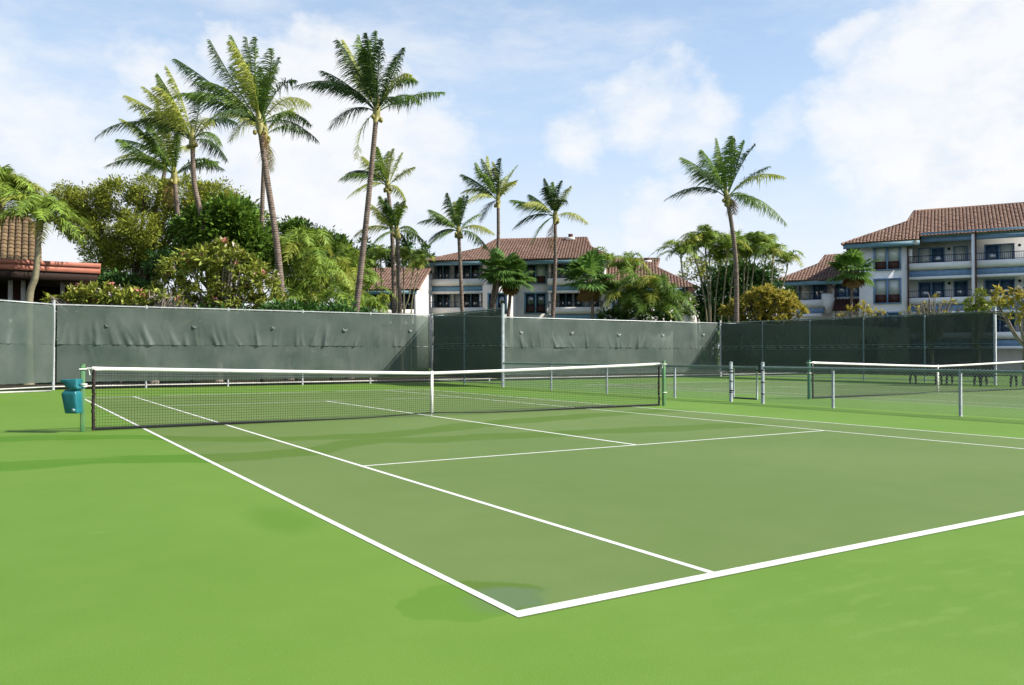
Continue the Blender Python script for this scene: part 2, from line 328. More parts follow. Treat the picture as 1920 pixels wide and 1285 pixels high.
BROAD = mat('broad_green_leaf', (.185, .305, .04), 0.46, .16, .2, .8, col2=(0.031, 0.086, 0.016), trans=.13, island=.6)
PLUM = mat('plumeria_leaf', (.37, .39, .06), 0.50, .16, .2, .8, col2=(0.097, 0.153, 0.032), trans=.14, island=.6)
PLUMY = mat('yellowing_plumeria_leaf', (0.459, 0.365, 0.061), 0.53, .16, .2, .8, col2=(0.162, 0.189, 0.030), trans=.3, island=.65)
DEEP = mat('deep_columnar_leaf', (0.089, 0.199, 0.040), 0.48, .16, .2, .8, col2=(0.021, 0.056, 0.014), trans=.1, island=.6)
FLOW = mat('pale_flower', (.75, .62, .58), .6, .2, .1); FLOWP = mat('pink_flower', (.6, .2, .2), .6, .2, .1)

# ------------------------------------------------------------------ ground and courts
def sheet(name, x0, x1, y0, y1, z, m, parent=None, kind='structure'):
    b = MB(); b.add([(x0, y0, z), (x1, y0, z), (x1, y1, z), (x0, y1, z)], [(0, 1, 2, 3)]); o = b.build(name, m, parent)
    if not parent and kind: o['kind'] = kind
    return o
sheet('ground', -700, 900, -500, 1200, -.03, LAWN)
pave = sheet('court_pavement', -9.3, 46, -26, 18.9, 0, PAVE)
def court(cx, tint=None):
    pl = sheet('court_playing_area', cx-5.485, cx+5.485, -11.885, 11.885, .0018, PLAY)
    def ln(x0, x1, y0, y1): sheet('court_line', cx+x0, cx+x1, y0, y1, .0034, LINE, pl)
    ln(-5.485, -5.435, -11.785, 11.785); ln(5.435, 5.485, -11.785, 11.785)          # doubles sidelines
    ln(-4.115, -4.065, -11.785, 11.785); ln(4.065, 4.115, -11.785, 11.785)
    ln(-5.485, 5.485, -11.875, -11.786); ln(-5.485, 5.485, 11.786, 11.875)
    for s in (-1, 1):
        ln(-4.065, 4.065, s*6.4-.025, s*6.4+.025)
        ya, yb = sorted((s*.0, s*6.37)); ln(-.03, .03, ya, yb)
        ya, yb = sorted((s*11.785, s*11.68)); ln(-.03, .03, ya, yb)
court(0.); court(18.3)
sheet('planting_bed', -30, 60, 18.95, 27, -.012, mat('dark_soil', (.055, .042, .03), .95, .05, .3, 4., bump=.8, bscale=12))

# ------------------------------------------------------------------ chain-link fencing with windscreens
PH = 3.05
def post_mesh(name, h, r, m):
    b = MB(); b.tube([(0, 0, -.05), (0, 0, h), (0, 0, h+.0)], [r, r, r], 10); b.sphere((0, 0, h), r*1.12, 10, 6, (1, 1, .7)); return b.mesh(name, m, np.zeros(3), True)
POST_TALL = post_mesh('post', PH+.04, .038, GALV); POST_BIG = post_mesh('post', PH+.16, .06, PALEPIPE); POST_GR = post_mesh('post', PH, .035, GREENPIPE)
POST_BIGW = post_mesh('post', PH+.12, .05, GALV)
POST_LOW = post_mesh('post', .93, .033, PALEPIPE); POST_GATE = post_mesh('post', 1.04, .045, PALEPIPE)

def chain_link(parent, p0, p1, z0, z1, m, sp=.075, r=.0022, off=0.):
    p0 = np.array(p0, float); p1 = np.array(p1, float); Lh = np.linalg.norm(p1-p0); e = (p1-p0)/Lh; nrm = np.array([-e[1], e[0], 0])
    H = z1-z0; b = MB(); n = int((Lh+H)/sp)
    for k in range(n):
        for sgn in (1, -1):
            s0 = -H+k*sp if sgn > 0 else k*sp
            a, c = s0, s0+sgn*H; za, zc = z0, z1
            lo, hi = (a, c) if sgn > 0 else (c, a)
            if hi <= 0 or lo >= Lh: continue
            def zz(s): return z0+(s-a)/(c-a)*H
            sa, sb = max(lo, 0.), min(hi, Lh)
            q0 = p0+e*sa+nrm*(off+sgn*r*.8)+np.array([0, 0, zz(sa)]); q1 = p0+e*sb+nrm*(off+sgn*r*.8)+np.array([0, 0, zz(sb)])
            b.tube([q0, q1], r, 3, False)
    o = b.build('chain_link_mesh', m, parent, kind='stuff'); return o

def screen_sheet(parent, p0, p1, z0, z1, off, seed, wr=1., side=1, pucker_top=False, cloth=None):
    """hanging cloth strip between two points with real folds"""
    p0 = np.array(p0, float); p1 = np.array(p1, float); Lh = np.linalg.norm(p1-p0); e = (p1-p0)/Lh; nrm = np.array([-e[1], e[0], 0])*side
    nx = max(8, int(Lh/.055)); nz = 16; r = np.random.default_rng(seed)
    S, T = np.meshgrid(np.linspace(0, Lh, nx), np.linspace(0, 1, nz), indexing='ij')
    D = np.zeros_like(S)
    nfold = int(Lh*5.5*wr)
    for i in range(nfold):                     # slanting folds that die out away from the seam
        s0 = r.uniform(0, Lh); lean = r.normal(0, .25)+.55*math.sin(s0/Lh*math.pi*2+seed); wd = r.uniform(.035, .08); amp = r.uniform(.01, .055)*wr
        near = r.uniform(.35, .95); tt = 1-T if pucker_top else T
        fall = np.clip(1-tt/near, 0, 1)**1.2
        D += amp*fall*np.exp(-((S-s0-lean*tt)/wd)**2)
    D += .02*wr*np.sin(S*2*math.pi/3.05+seed)*np.sin(T*math.pi)+.012*np.sin(S*1.7+T*3+seed)
    X = p0[None, None, :]+e*S[..., None]+nrm*(off+D)[..., None]; X[..., 2] = z0+(z1-z0)*T
    X[..., 2] += np.where(T > .99, -.012*np.abs(np.sin(S*math.pi/.45)), 0)+np.where(T < .01, .012*np.abs(np.sin(S*math.pi/.45+.6)), 0)
    i = np.arange(nx-1)[:, None]*nz; j = np.arange(nz-1)[None, :]; Q = np.stack([i+j, i+nz+j, i+nz+j+1, i+j+1], -1).reshape(-1, 4)
    b = MB(); b.addq(X.reshape(-1, 3), Q); return b.build('windscreen', cloth or SCREEN, parent, smooth=True)

def vent_flaps(parent, p0, p1, z, off, side, step, m, seed):
    p0 = np.array(p0, float); p1 = np.array(p1, float); Lh = np.linalg.norm(p1-p0); e = (p1-p0)/Lh; nrm = np.array([-e[1], e[0], 0])*side; r = random.Random(seed)
    s = step*.55
    while s < Lh-.5:
        b = MB(); c = p0+e*s+nrm*(off+.022)+np.array([0, 0, z+r.uniform(-.04, .04)]); w = r.uniform(.07, .11); V = []
        for k in range(7):
            a = math.pi*k/6; V.append(c+e*w*math.cos(a)+np.array([0, 0, -.13*math.sin(a)])+nrm*.05*math.sin(a)); V.append(c+e*w*.75*math.cos(a)+np.array([0, 0, -.06*math.sin(a)])+nrm*.02*math.sin(a))
        b.add(V, [(2*k, 2*k+2, 2*k+3, 2*k+1) for k in range(6)]); b.build('vent_flap', m, parent); s += step
FLAP = mat('flap_weave', (.06, .08, .07), .5, .4, .1)

def tall_fence(label, p0, p1, posts, postmesh, side, seed, rails=(('top_rail', PH, .027),), railmat=GALV, screen_off=.05, spans=None, group='tall windscreen fences', flaps=True, z_low=.27, wr=1., cloth=None):
    """side = +1/-1: which face of the posts carries the cloth"""
    p0 = np.array([*p0, 0.]); p1 = np.array([*p1, 0.]); Lh = np.linalg.norm(p1-p0); e = (p1-p0)/Lh
    t = thing('windscreen_fence', label, 'fence', p0, group)
    for s, pm in posts: inst('post', pm, t, p0+e*s)
    for (nm, z, r) in rails:
        b = MB(); b.tube([p0+e*0+np.array([0, 0, z]), p0+e*Lh+np.array([0, 0, z])], r, 8); b.build(nm, railmat, t, smooth=True)
    b = MB(); b.tube([p0+np.array([0, 0, .12]), p1+np.array([0, 0, .12])], .022, 8); b.build('bottom_rail', PALER, t, smooth=True)
    chain_link(t, p0, p1, .05, PH+.06, WIRE if side > 0 else WIREG, off=-.03*side)
    for (a, c) in (spans or [(0, Lh)]):
        screen_sheet(t, p0+e*(a+.05), p0+e*(c-.05), 1.62, PH-.04, screen_off, seed, 1.*wr, side, cloth=cloth)
        screen_sheet(t, p0+e*(a+.05), p0+e*(c-.05), z_low, 1.63, screen_off*.9, seed+5,   .4*wr, side, True, cloth)
        if flaps: vent_flaps(t, p0+e*a, p0+e*c, 2.42, screen_off, side, 3.05, FLAP, seed)
    return t
PALER = mat('weathered_white_rail', (.62, .60, .56), .5, .4, .12, 6.)
YB = 18.3
bx0 = -5.85
# back fence (runs along x); its cloth hangs on the court side (towards -y)
posts = [(0, POST_BIGW)]; s = 3.05
while s < 15.0-bx0-9+9 and bx0+s < 46: posts.append((s, POST_TALL)); s += 3.0
tall_fence('long windscreen fence running behind the far baselines', (bx0, YB), (46, YB), posts, POST_TALL, -1, 3, rails=(('top_rail', PH, .027),), spans=[(0.05, 9.15-bx0-.1), (9.15-bx0+.1, 27.5-bx0-.1), (27.5-bx0+.1, 46-bx0)])
# cut corner at the left and side fence
tall_fence('short windscreen fence cutting the corner left of the pale post', (-9.3, 14.9), (bx0, YB), [(0, POST_BIGW), (2.4, POST_TALL)], POST_TALL, -1, 11, wr=.7)
tall_fence('windscreen fence along the left side of the near court', (-9.3, -4), (-9.3, 14.9), [(3.05*k, POST_TALL) for k in range(6)], POST_TALL, -1, 13, wr=.7)
# dividing panels (run along y), cloth on the far side of the posts (towards +x)
DR = (('top_rail', PH, .027), ('mid_rail', 1.72, .02), ('lower_mid_rail', 1.52, .012))
tall_fence('shade-darkened windscreen panel dividing the two courts, behind the net strap', (9.15, 12.09), (9.15, YB), [(0, POST_BIG), (3.1, POST_GR), (6.15, POST_TALL)], POST_GR, -1, 21, rails=DR, railmat=GREENPIPE, screen_off=.05, z_low=.3, cloth=SCREEN_SHADE)
tall_fence('long shade-darkened windscreen panel on the far side of the second court', (27.5, 2.95), (27.5, YB), [(0, POST_BIG)]+[(3.05*k, POST_GR) for k in range(1, 5)]+[(15.25, POST_BIGW)], POST_GR, -1, 31, rails=DR, railmat=GREENPIPE, screen_off=.05, z_low=.3, cloth=SCREEN_SHADE)

def low_fence(label, x, ya, yb, ys, gate=None):
    t = thing('chain_link_fence', label, 'fence', (x, ya, 0), 'low chain-link fences')
    for yy in ys: inst('post', POST_LOW, t, (x, yy, 0))
    segs = [(ya, yb)] if not gate else [(ya, gate[0]), (gate[1], yb)]
    for (a, c) in segs:
        b = MB(); b.tube([(x, a, .93), (x, c, .93)], .03, 8); b.build('top_rail', GREENPIPE, t, smooth=True)
        chain_link(t, (x, a, 0), (x, c, 0), .03, .985, WIRE, sp=.072, r=.0036, off=.03)
    if gate:
        for yy in gate: 
            inst('post', POST_GATE, t, (x, yy, 0))
            for z in (.25, .55, .86):
                b = MB(); b.tube([(x, yy, z-.012), (x, yy, z+.012)], .051, 10); b.build('clamp_band', BAND, t)
    return t
ys = [8.8, 5.66, 2.52, -2.82, -5.85, -8.9, -11.95, -15]
low_fence('low chain-link fence between the two courts, with a gate opening', 9.15, -18, 12.05, ys, (-.72, .36))
low_fence('low chain-link fence running on from the tall corner post at the right', 27.5, -14, 2.9, [.0, -3.05, -6.1, -9.1])
g = thing('gate', 'small chain-link gate standing between two pale posts', 'gate', (9.15, .3, 0))
for yy in (.24, -.56):
    b = MB(); b.tube([(9.12, yy, .1), (9.12, yy, .97)], .024, 8); b.build('gate_stile', PALEPIPE, g, smooth=True)
for z, mm in ((.11, BAND), (.93, GREENPIPE)):
    b = MB(); b.tube([(9.12, .24, z), (9.12, -.56, z)], .022, 8); b.build('gate_rail', mm, g, smooth=True)
chain_link(g, (9.12, -.56, 0), (9.12, .24, 0), .1, .98, WIRE, sp=.072, r=.0024)
for z in (.3, .78):
    b = MB(); b.box(9.09, 9.15, .22, .37, z-.015, z+.015); b.build('hinge', BAND, g)
b = MB(); b.box(9.08, 9.16, -.74, -.55, .84, .87); b.build('latch', BAND, g)
b = MB(); b.tube([(-8.8, 15.85, .03), (-7.4, 16.25, .03), (-6.0, 16.75, .03)], .03, 8); tag(b.build('ground_pipe', PALER, None, (-7.4, 16.25, 0), True), 'pale pipe lying on the court in front of the left corner fence', 'pipe')

# ------------------------------------------------------------------ nets
def tennis_net(cx, label, pm, bow=.0, loose=True):
    t = thing('tennis_net', label, 'net', (cx, 0, 0), 'tennis nets')
    W = 6.4
    def top(x): q = abs(x)/W; return .914+(1.07-.914)*(q**1.15)
    def bot(x): return max(.012, .05*math.exp(-(x/.9)**2)+.012)
    for s in (-1, 1):
        b = MB(); b.box(cx+s*W-.034, cx+s*W+.034, -.034, .034, 0, 1.10); o = b.build('post', pm, t)
        md = o.modifiers.new('b', 'BEVEL'); md.width = .008; md.segments = 2
        b2 = MB(); b2.box(cx+s*W-.036, cx+s*W+.036, -.036, .036, 1.10, 1.112); b2.build('post_cap', pm, o)
        for z in (1.03, .33 if s > 0 else .74):
            b = MB(); b.tube([(cx+s*W-.055, -.05, z), (cx+s*W+.055, -.05, z), (cx+s*W+.055, .05, z), (cx+s*W-.055, .05, z), (cx+s*W-.055, -.05, z)], .008, 5); b.build('tie_cord', HEAD, t)
        b = MB(); b.tube([(cx+s*W-s*.05, -.03, 1.045), (cx+s*W-s*.22, -.012, 1.045)], .006, 5); b.tube([(cx+s*W-s*.08, -.05, 1.03), (cx+s*W-s*.10, -.06, .93)], .007, 5); b.build('head_cord', HEAD, t)
    X1 = W-.16
    xs = np.arange(-X1, X1+.001, .0445); b = MB()
    for x in xs: b.tube([(cx+x, 0, bot(x)+.03), (cx+x, 0, top(x)-.02)], 0.0025, 3, False)
    nr = 21
    for k in range(nr):
        f = (k+.5)/nr; px = np.linspace(-X1, X1, 40)
        b.tube([(cx+x, .0025, bot(x)+f*(top(x)-bot(x)-.03)) for x in px], 0.0025, 3, False)
    for k in range(5):                      # doubled mesh just below the headband
        f = 1-(k+.6)*.03; px = np.linspace(-X1, X1, 40)
        b.tube([(cx+x, -.004, bot(x)+f*(top(x)-bot(x)-.03)) for x in px], 0.0025, 3, False)
    b.build('netting', CORD, t, kind='stuff')
    px = np.linspace(-X1-.02, X1+.02, 60); V = []; Q = []
    rs = np.random.default_rng(5); wob = np.cumsum(rs.normal(0, .002, 60)); wob -= np.linspace(wob[0], wob[-1], 60)
    prof = [(-.012, 0), (-.016, -.03), (-.013, -.062), (.013, -.062), (.016, -.03), (.012, 0)]
    for i, x in enumerate(px):
        for (yy, zz) in prof: V.append((cx+x, yy+wob[i]*.5, top(x)+zz+wob[i]*.3))
    for i in range(59):
        for k in range(6): Q.append((i*6+k, i*6+(k+1) % 6, (i+1)*6+(k+1) % 6, (i+1)*6+k))
    b = MB(); b.addq(V, Q); b.f += [(0, 1, 2, 3, 4, 5), tuple(59*6+k for k in (5, 4, 3, 2, 1, 0))]; b.build('headband', HEAD, t)
    b = MB(); b.box(cx-.026, cx+.026, -.021, -.017, .07, .925); b.box(cx-.026, cx+.026, .017, .021, .07, .925); b.box(cx-.026, cx+.026, -.021, .021, .925, .93); b.build('centre_strap', HEAD, t)
    b = MB(); b.tube([(cx, 0, 0), (cx, 0, .09)], .008, 6); b.build('strap_anchor', GALV, t)
    for s in (-1, 1):                       # laced side bands
        b = MB(); n = 40
        b.tube([(cx+s*X1+rs.normal(0, .006), rs.normal(0, .006), .02+(1.0)*k/n) for k in range(n+1)], [.024+.008*((k*7) % 5)/5 for k in range(n+1)], 7); b.build('side_band', DKBAND, t)
    px = np.linspace(-X1, X1, 60); b = MB()
    V = []; Q = []
    for x in px:
        hh = .045*min(1, max(.35, abs(x)/4)); V += [(cx+x, -.006, bot(x)), (cx+x, .006, bot(x)), (cx+x, .006, bot(x)+hh), (cx+x, -.006, bot(x)+hh)]
    for i in range(59):
        for k in range(4): Q.append((i*4+k, i*4+(k+1) % 4, (i+1)*4+(k+1) % 4, (i+1)*4+k))
    b.addq(V, Q); b.build('bottom_band', CORD, t)
tennis_net(0, 'tennis net across the near court with white headband and square green posts', POSTG)
tennis_net(18.3, 'tennis net across the second court, beyond the low chain-link fence', POSTD)

# ------------------------------------------------------------------ court bin on the net post
def court_bin():
    o = np.array([-6.565, -.085, .0]); t = thing('court_bin', 'teal plastic bin with hooded top hung on the left net post', 'bin', o)
    e1 = cr*1.0; e2 = np.array([-cr[1], cr[0], 0])*-1  # facing the viewer's side of the court
    e2 = np.array([cf[0], cf[1], 0]); e2 /= np.linalg.norm(e2)
    # body: tapering loft, leaning slightly
    secs = [(.315, .095, .085, .035), (.32, .104, .092, .035), (.335, .108, .096, .034), (.62, .126, .11, .0), (.645, .124, .108, .0), (.66, .112, .10, .004), (.70, .085, .09, .012)]
    b = MB(); V = []; n = 32
    for z, w, dpt, sh in secs:
        for k in range(n):
            a = 2*math.pi*k/n; ca, sa = math.cos(a), math.sin(a); q = .33
            V.append(o+e1*(sh+w*math.copysign(abs(ca)**q, ca))+e2*(dpt*math.copysign(abs(sa)**q, sa))+np.array([0, 0, z]))
    Q = [(i*n+k, i*n+(k+1) % n, (i+1)*n+(k+1) % n, (i+1)*n+k) for i in range(len(secs)-1) for k in range(n)]
    b.addq(V, Q); b.f += [tuple(range(n))[::-1], tuple((len(secs)-1)*n+k for k in range(n))]; b.build('bin_body', TEAL, t, smooth=False)
    prof = [(-.145, .86), (-.14, .83), (-.08, .805), (-.058, .745), (.02, .71), (.11, .695), (.15, .71), (.155, .74), (.125, .755), (.13, .872), (.04, .872), (0, .862), (-.05, .87)]
    b = MB(); V = []
    for sgn in (-1, 1):
        for (xx, z) in prof: V.append(o+e1*xx+e2*(.105*sgn)+np.array([0, 0, z]))
    m = len(prof); b.add(V, [tuple(range(m))[::-1], tuple(m+k for k in range(m))]+[(k, (k+1) % m, m+(k+1) % m, m+k) for k in range(m)])
    ob = b.build('hood', TEAL, t); md = ob.modifiers.new('b', 'BEVEL'); md.width = .012; md.segments = 2
    b = MB(); c = o+e1*.14+np.array([0, 0, .72]); b.box(c[0]-.0, c[0]+.1, c[1]-.02, c[1]+.02, .77, .795); b.build('bracket', WHITEP, t)
    b = MB(); c = o+e1*.08-e2*.098+np.array([0, 0, .37]); V = [c+e1*.03*math.cos(a)-e2*.006+np.array([0, 0, .025*math.sin(a)]) for a in np.linspace(0, 2*math.pi, 12, False)]
    V += [v+e2*.01 for v in V]; b.add(V, [tuple(range(12))]+[(k, 12+k, 12+(k+1) % 12, (k+1) % 12) for k in range(12)]); b.build('sticker', mat('sticker_pale', (.35, .5, .55), .4), t)
court_bin()

# ------------------------------------------------------------------ benches by the far panel
def bench(y, x, label, L=1.5):
    t = thing('court_bench', label, 'bench', (x, y, 0), 'courtside benches')
    for yy in (y-L*.38, y+L*.38):
        for sx in (-1, 1):
            b = MB(); b.tube([(x+sx*.2, yy, 0), (x+sx*.22, yy, .16), (x+sx*.15, yy, .42)], [.035, .045, .05], 8); b.build('leg', DARKM, t)
    for k in range(4):
        b = MB(); b.box(x-.2+.1*k, x-.11+.1*k, y-L/2, y+L/2, .43, .46); b.build('seat_slat', DARKM, t)
bench(5.0, 25.9, 'dark low bench behind the second net, left one of the row'); bench(3.4, 25.9, 'dark low bench behind the second net, middle one of the row'); bench(2.0, 25.9, 'dark low bench behind the second net, right one of the row')

# ------------------------------------------------------------------ buildings
def inside(poly, p):
    c = False; n = len(poly); x, y = p
    for i in range(n):
        x1, y1 = poly[i]; x2, y2 = poly[(i+1) % n]
        if (y1 > y) != (y2 > y) and x < (x2-x1)*(y-y1)/(y2-y1)+x1: c = not c
    return c
def tile_slope(parent, poly, m, w=.27, l=.36, lift=.02, name='roof_tiles'):
    """barrel tiles laid in courses on a planar 3-D polygon; first edge is the eave"""
    P = np.array(poly, float); e = P[1]-P[0]; e /= np.linalg.norm(e); nrm = np.zeros(3)
    for i in range(len(P)): nrm += np.cross(P[i], P[(i+1) % len(P)])
    nrm /= np.linalg.norm(nrm)
    if nrm[2] < 0: nrm = -nrm
    up = np.cross(nrm, e); up = up if up[2] > 0 else -up
    q = [((p-P[0])@e, (p-P[0])@up) for p in P]; xs = [a for a, _ in q]; ys = [b_ for _, b_ in q]
    b = MB(); ng = 5; th = np.linspace(0, math.pi, ng)
    V = []; Q = []; c = 0
    r = np.random.default_rng(len(poly)+int(abs(P[0, 0])*10))
    y = min(ys)-.05
    while y < max(ys):
        x = min(xs)
        while x < max(xs):
            if inside(q, (x+w/2, y+l/2)):
                jl = r.normal(0, .006)
                for k, (yy, hz) in enumerate(((y, .055), (y+l*1.06, .02))):
                    for a in th:
                        V.append(P[0]+e*(x+w/2-w*.46*math.cos(a))+up*yy+nrm*(lift+hz+jl+w*.30*math.sin(a)))
                for k in range(ng-1): Q.append((c+k, c+k+1, c+ng+k+1, c+ng+k))
                V.append(P[0]+e*(x+w*.04)+up*y+nrm*lift); V.append(P[0]+e*(x+w*.96)+up*y+nrm*lift)
                c += 2*ng+2
            x += w
        y += l
    # front lips
    V = np.array(V).reshape(-1, 3); Q = np.array(Q)
    b.addq(V, Q); n = len(V)//(2*ng+2)
    for i in range(n):
        s = i*(2*ng+2); b.f.append((s+2*ng, s, s+1, s+2, s+3, s+4, s+2*ng+1))
    o = b.build(name, m, parent, kind='stuff'); d = MB(); d.add(P, [tuple(range(len(P)))]); d.build('roof_deck', DECK, o); return o
def ridge_cap(parent, pts, m=None, r=.13):
    b = MB(); b.tube(np.array(pts), r, 8); b.build('ridge_cap', m or TILE, parent, smooth=True)
def fbox(parent, name, m, fr, x0, x1, y0, y1, z0, z1, kind=None):
    b = MB(); b.box(min(x0, x1), max(x0, x1), y0, y1, min(z0, z1), max(z0, z1), fr); return b.build(name, m, parent, kind=kind)
GLASSB = glass_mat('sky_reflection_tinted_glass', (.06, .12, .22)); GLASSB.node_tree.nodes['Principled BSDF'].inputs['IOR'].default_value = 2.1  # pane base colour blued to stand in for reflected sky
def window(parent, fr, x0, x1, z0, z1, Y, n=2, trim=None, blind=None, lower=None, fw=.14, name='window'):
    """frame proud of the wall at Y, panes set behind it, optional blind behind the upper pane and a panel below"""
    trim = trim or BLUE; b = MB()
    b.box(x0-fw, x1+fw, Y-.16, Y+.02, z1, z1+fw, fr); b.box(x0-fw, x1+fw, Y-.16, Y+.02, z0-fw*.6, z0, fr)
    b.box(x0-fw, x0, Y-.157, Y+.02, z0, z1, fr); b.box(x1, x1+fw, Y-.157, Y+.02, z0, z1, fr)
    w = b.build(name, trim, parent); dx = (x1-x0)/n
    for k in range(n):
        a, c = x0+dx*k, x0+dx*(k+1)
        if k:
            bb = MB(); bb.box(a-.07, a+.07, Y-.14, Y+.02, z0, z1, fr); bb.build('mullion', trim, w)
        zl = z0
        if lower:
            zl = z0+(z1-z0)*lower; bb = MB(); bb.box(a+.07*(k > 0), c-.07*(k < n-1), Y-.05, Y-.02, z0, zl, fr); bb.build('spandrel_panel', REDP, w)
        mm = GLASSB if trim is BLUE2 else GLASS
        if blind and (blind == 'all' or k in blind): mm = BLINDG
        bb = MB(); bb.box(a+.07*(k > 0), c-.07*(k < n-1), Y-.045, Y-.015, zl, z1, fr); bb.build('pane', mm, w)
    return w
def railing(parent, fr, x0, x1, Y, z0, z1, sides=0.):
    b = MB(); b.box(x0, x1, Y-.025, Y+.025, z1-.05, z1, fr); b.box(x0, x1, Y-.02, Y+.02, z0+.05, z0+.09, fr)
    n = int((x1-x0)/.14)
    for k in range(n+1):
        x = x0+(x1-x0)*k/n; w = .022 if k % 9 == 0 else .011; b.box(x-w, x+w, Y-.015, Y+.015, z0, z1-.05, fr)
    b.build('balcony_railing', RAIL, parent)
def eave_roof(parent, front, tile=TILE): return tile_slope(parent, front, tile)

def centre_house():
    fr = Frame(800, 78, 130.2); X, Z, P = fr.X, fr.Z, fr.P
    t = thing('apartment_house', 'cream three-storey apartment house with tiled roof behind the middle palms', 'house', fr.P(8, 0, 0))
    zU, zL = Z(860, 523), Z(860, 577); st = zU-zL            # parapet tops of the two upper floors
    pr = Z(860, 523)-Z(860, 535)
    eave = Z(900, 491)
    xa, xb, xc, xd, xe = .25, X(905), X(962), X(1031, 1.9), X(1131, .6)
    # walls
    fbox(t, 'wall', STUCCO, fr, xa, xb, 1.7, 9, 0, eave)                       # recessed back wall of left balconies
    fbox(t, 'wall', STUCCO, fr, xa, xa+.22, .05, 1.7, 0, eave-.002)
    fbox(t, 'wall', STUCCO, fr, xb, xc, 0, 9, 0, eave+.001)
    fbox(t, 'wall', STUCCO, fr, xc, xd, 1.9, 9, 0, eave-.003)
    fbox(t, 'wall', STUCCO, fr, xd, xe, 2.6, 9, 0, eave-.004)
    fbox(t, 'wall', STUCCO, fr, xd, xd+.18, .7, 2.6, 0, eave-.005)
    fbox(t, 'wall', STUCCO, fr, xe, xe+.25, .6, 9, 0, eave-.002)
    # soffit beam in blue-grey
    fbox(t, 'fascia_board', BLUE, fr, -.3, xc+.1, -.55, -.4, eave-.32, eave-.0)
    fbox(t, 'fascia_board', BLUE, fr, xc+.1, xe+.8, -.545, -.4, eave-.325, eave-.001)
    fbox(t, 'soffit', STUCCO, fr, -.3, xe+.8, -.4, 2.6, eave-.12, eave-.02)
    for lv, zt in enumerate((zU, zL, zL-st)):
        for (a, c, Y) in ((xa, xb, 0.), (xd, xe, .6)):
            fbox(t, 'balcony_parapet', STUCCO, fr, a-.1, c+.05, Y-.05, Y+.12, zt-pr, zt)
            fbox(t, 'balcony_floor', STUCCO, fr, a, c, Y+.12, Y+1.7+.4*(Y > 0), zt-pr-.05, zt-pr+.1)
            fbox(t, 'blue_fascia', BLUE, fr, a-.05, c, Y+.06, Y+.2, zt-pr-.55, zt-pr-.12)
            fbox(t, 'balcony_beam', STUCCO, fr, a-.06, c+.02, Y-.0, Y+.25, zt-pr-.8, zt-pr-.551)
            railing(t, fr, a, c, Y+.03, zt, zt+.55)
        # sliding doors behind the balconies
        zb, zt2 = zt-pr+.1, zt+1.45
        window(t, fr, X(820, 1.7), X(842, 1.7), zb, zt2, 1.7, 2, fw=.07, name='sliding_door'); window(t, fr, X(853, 1.7), X(898, 1.7), zb, zt2, 1.7, 3, fw=.07, name='sliding_door', blind=((0,) if lv == 1 else None))
        window(t, fr, X(1050, 2.6), X(1072, 2.6), zb, zt2, 2.6, 2, fw=.07, name='sliding_door', blind=((0,) if lv == 0 else None)); window(t, fr, X(1078, 2.6), X(1122, 2.6), zb, zt2, 2.6, 3, fw=.07, name='sliding_door', blind=((1,) if lv == 1 else None))  # upper floor's pale blind pane stands in for light reflected there
    for k, (v0, v1) in enumerate(((497, 531), (551, 587), (606, 642))):
        window(t, fr, X(986, 1.9), X(1023, 1.9), Z(1000, v1, 1.9), Z(1000, v0, 1.9), 1.9, 2, lower=.38, blind=((1,) if k == 0 else None))
        window(t, fr, X(917, 0), X(948, 0), Z(930, v1+1), Z(930, v0+1), 0, 2, lower=.36)
    # roof with small end gables
    xr0, xr1 = X(931, 6.5), X(1100, 6.5); zr = Z(1000, 448, 6.5); g0, g1 = X(897, 3), X(1108, 3); Ye = -.9; ze = eave+.04
    sl = (zr-ze)/(6.5-Ye); zg = ze+sl*(3-Ye); x0, x1 = -.35, xe+1.0
    c0, c1 = P(x0, Ye, ze), P(x1, Ye, ze); d0, d1 = P(x0, 13.9, ze), P(x1, 13.9, ze)
    G0, G1 = P(g0, 3, zg), P(g1, 3, zg); H0, H1 = P(g0, 10, zg), P(g1, 10, zg); R0, R1 = P(xr0, 6.5, zr), P(xr1, 6.5, zr)
    r = tile_slope(t, [c0, c1, G1, R1, R0, G0], TILE); tile_slope(t, [d1, d0, H0, R0, R1, H1], TILE)
    tile_slope(t, [d0, c0, G0, H0], TILE); tile_slope(t, [c1, d1, H1, G1], TILE)
    b = MB(); b.add([G1, H1, R1], [(0, 1, 2)]); b.add([G0, H0, R0], [(0, 1, 2)]); b.build('gable_vent', RAIL, t)
    for pts in ([R0, R1], [R0, G0], [R1, G1], [G0, c0], [G1, c1], [R0, H0], [R1, H1]): ridge_cap(t, pts)
    fbox(t, 'skylight', STUCCO, fr, X(1062, 5.5), X(1078, 5.5), 5.2, 5.9, zr-.35, zr-.05)
    b = MB(); b.box(X(1066, 5.5), X(1074, 5.5), 5.35, 5.8, zr-.05, zr+.28, fr); b.build('chimney', DECK, t)
    # white wall lamp-post columns at balcony ends
    for (xx, Y) in ((xb-.25, .1), (xe-.1, .7)):
        fbox(t, 'column', STUCCO, fr, xx-.06, xx+.06, Y, Y+.12, 0, zU-pr-.8)
centre_house()

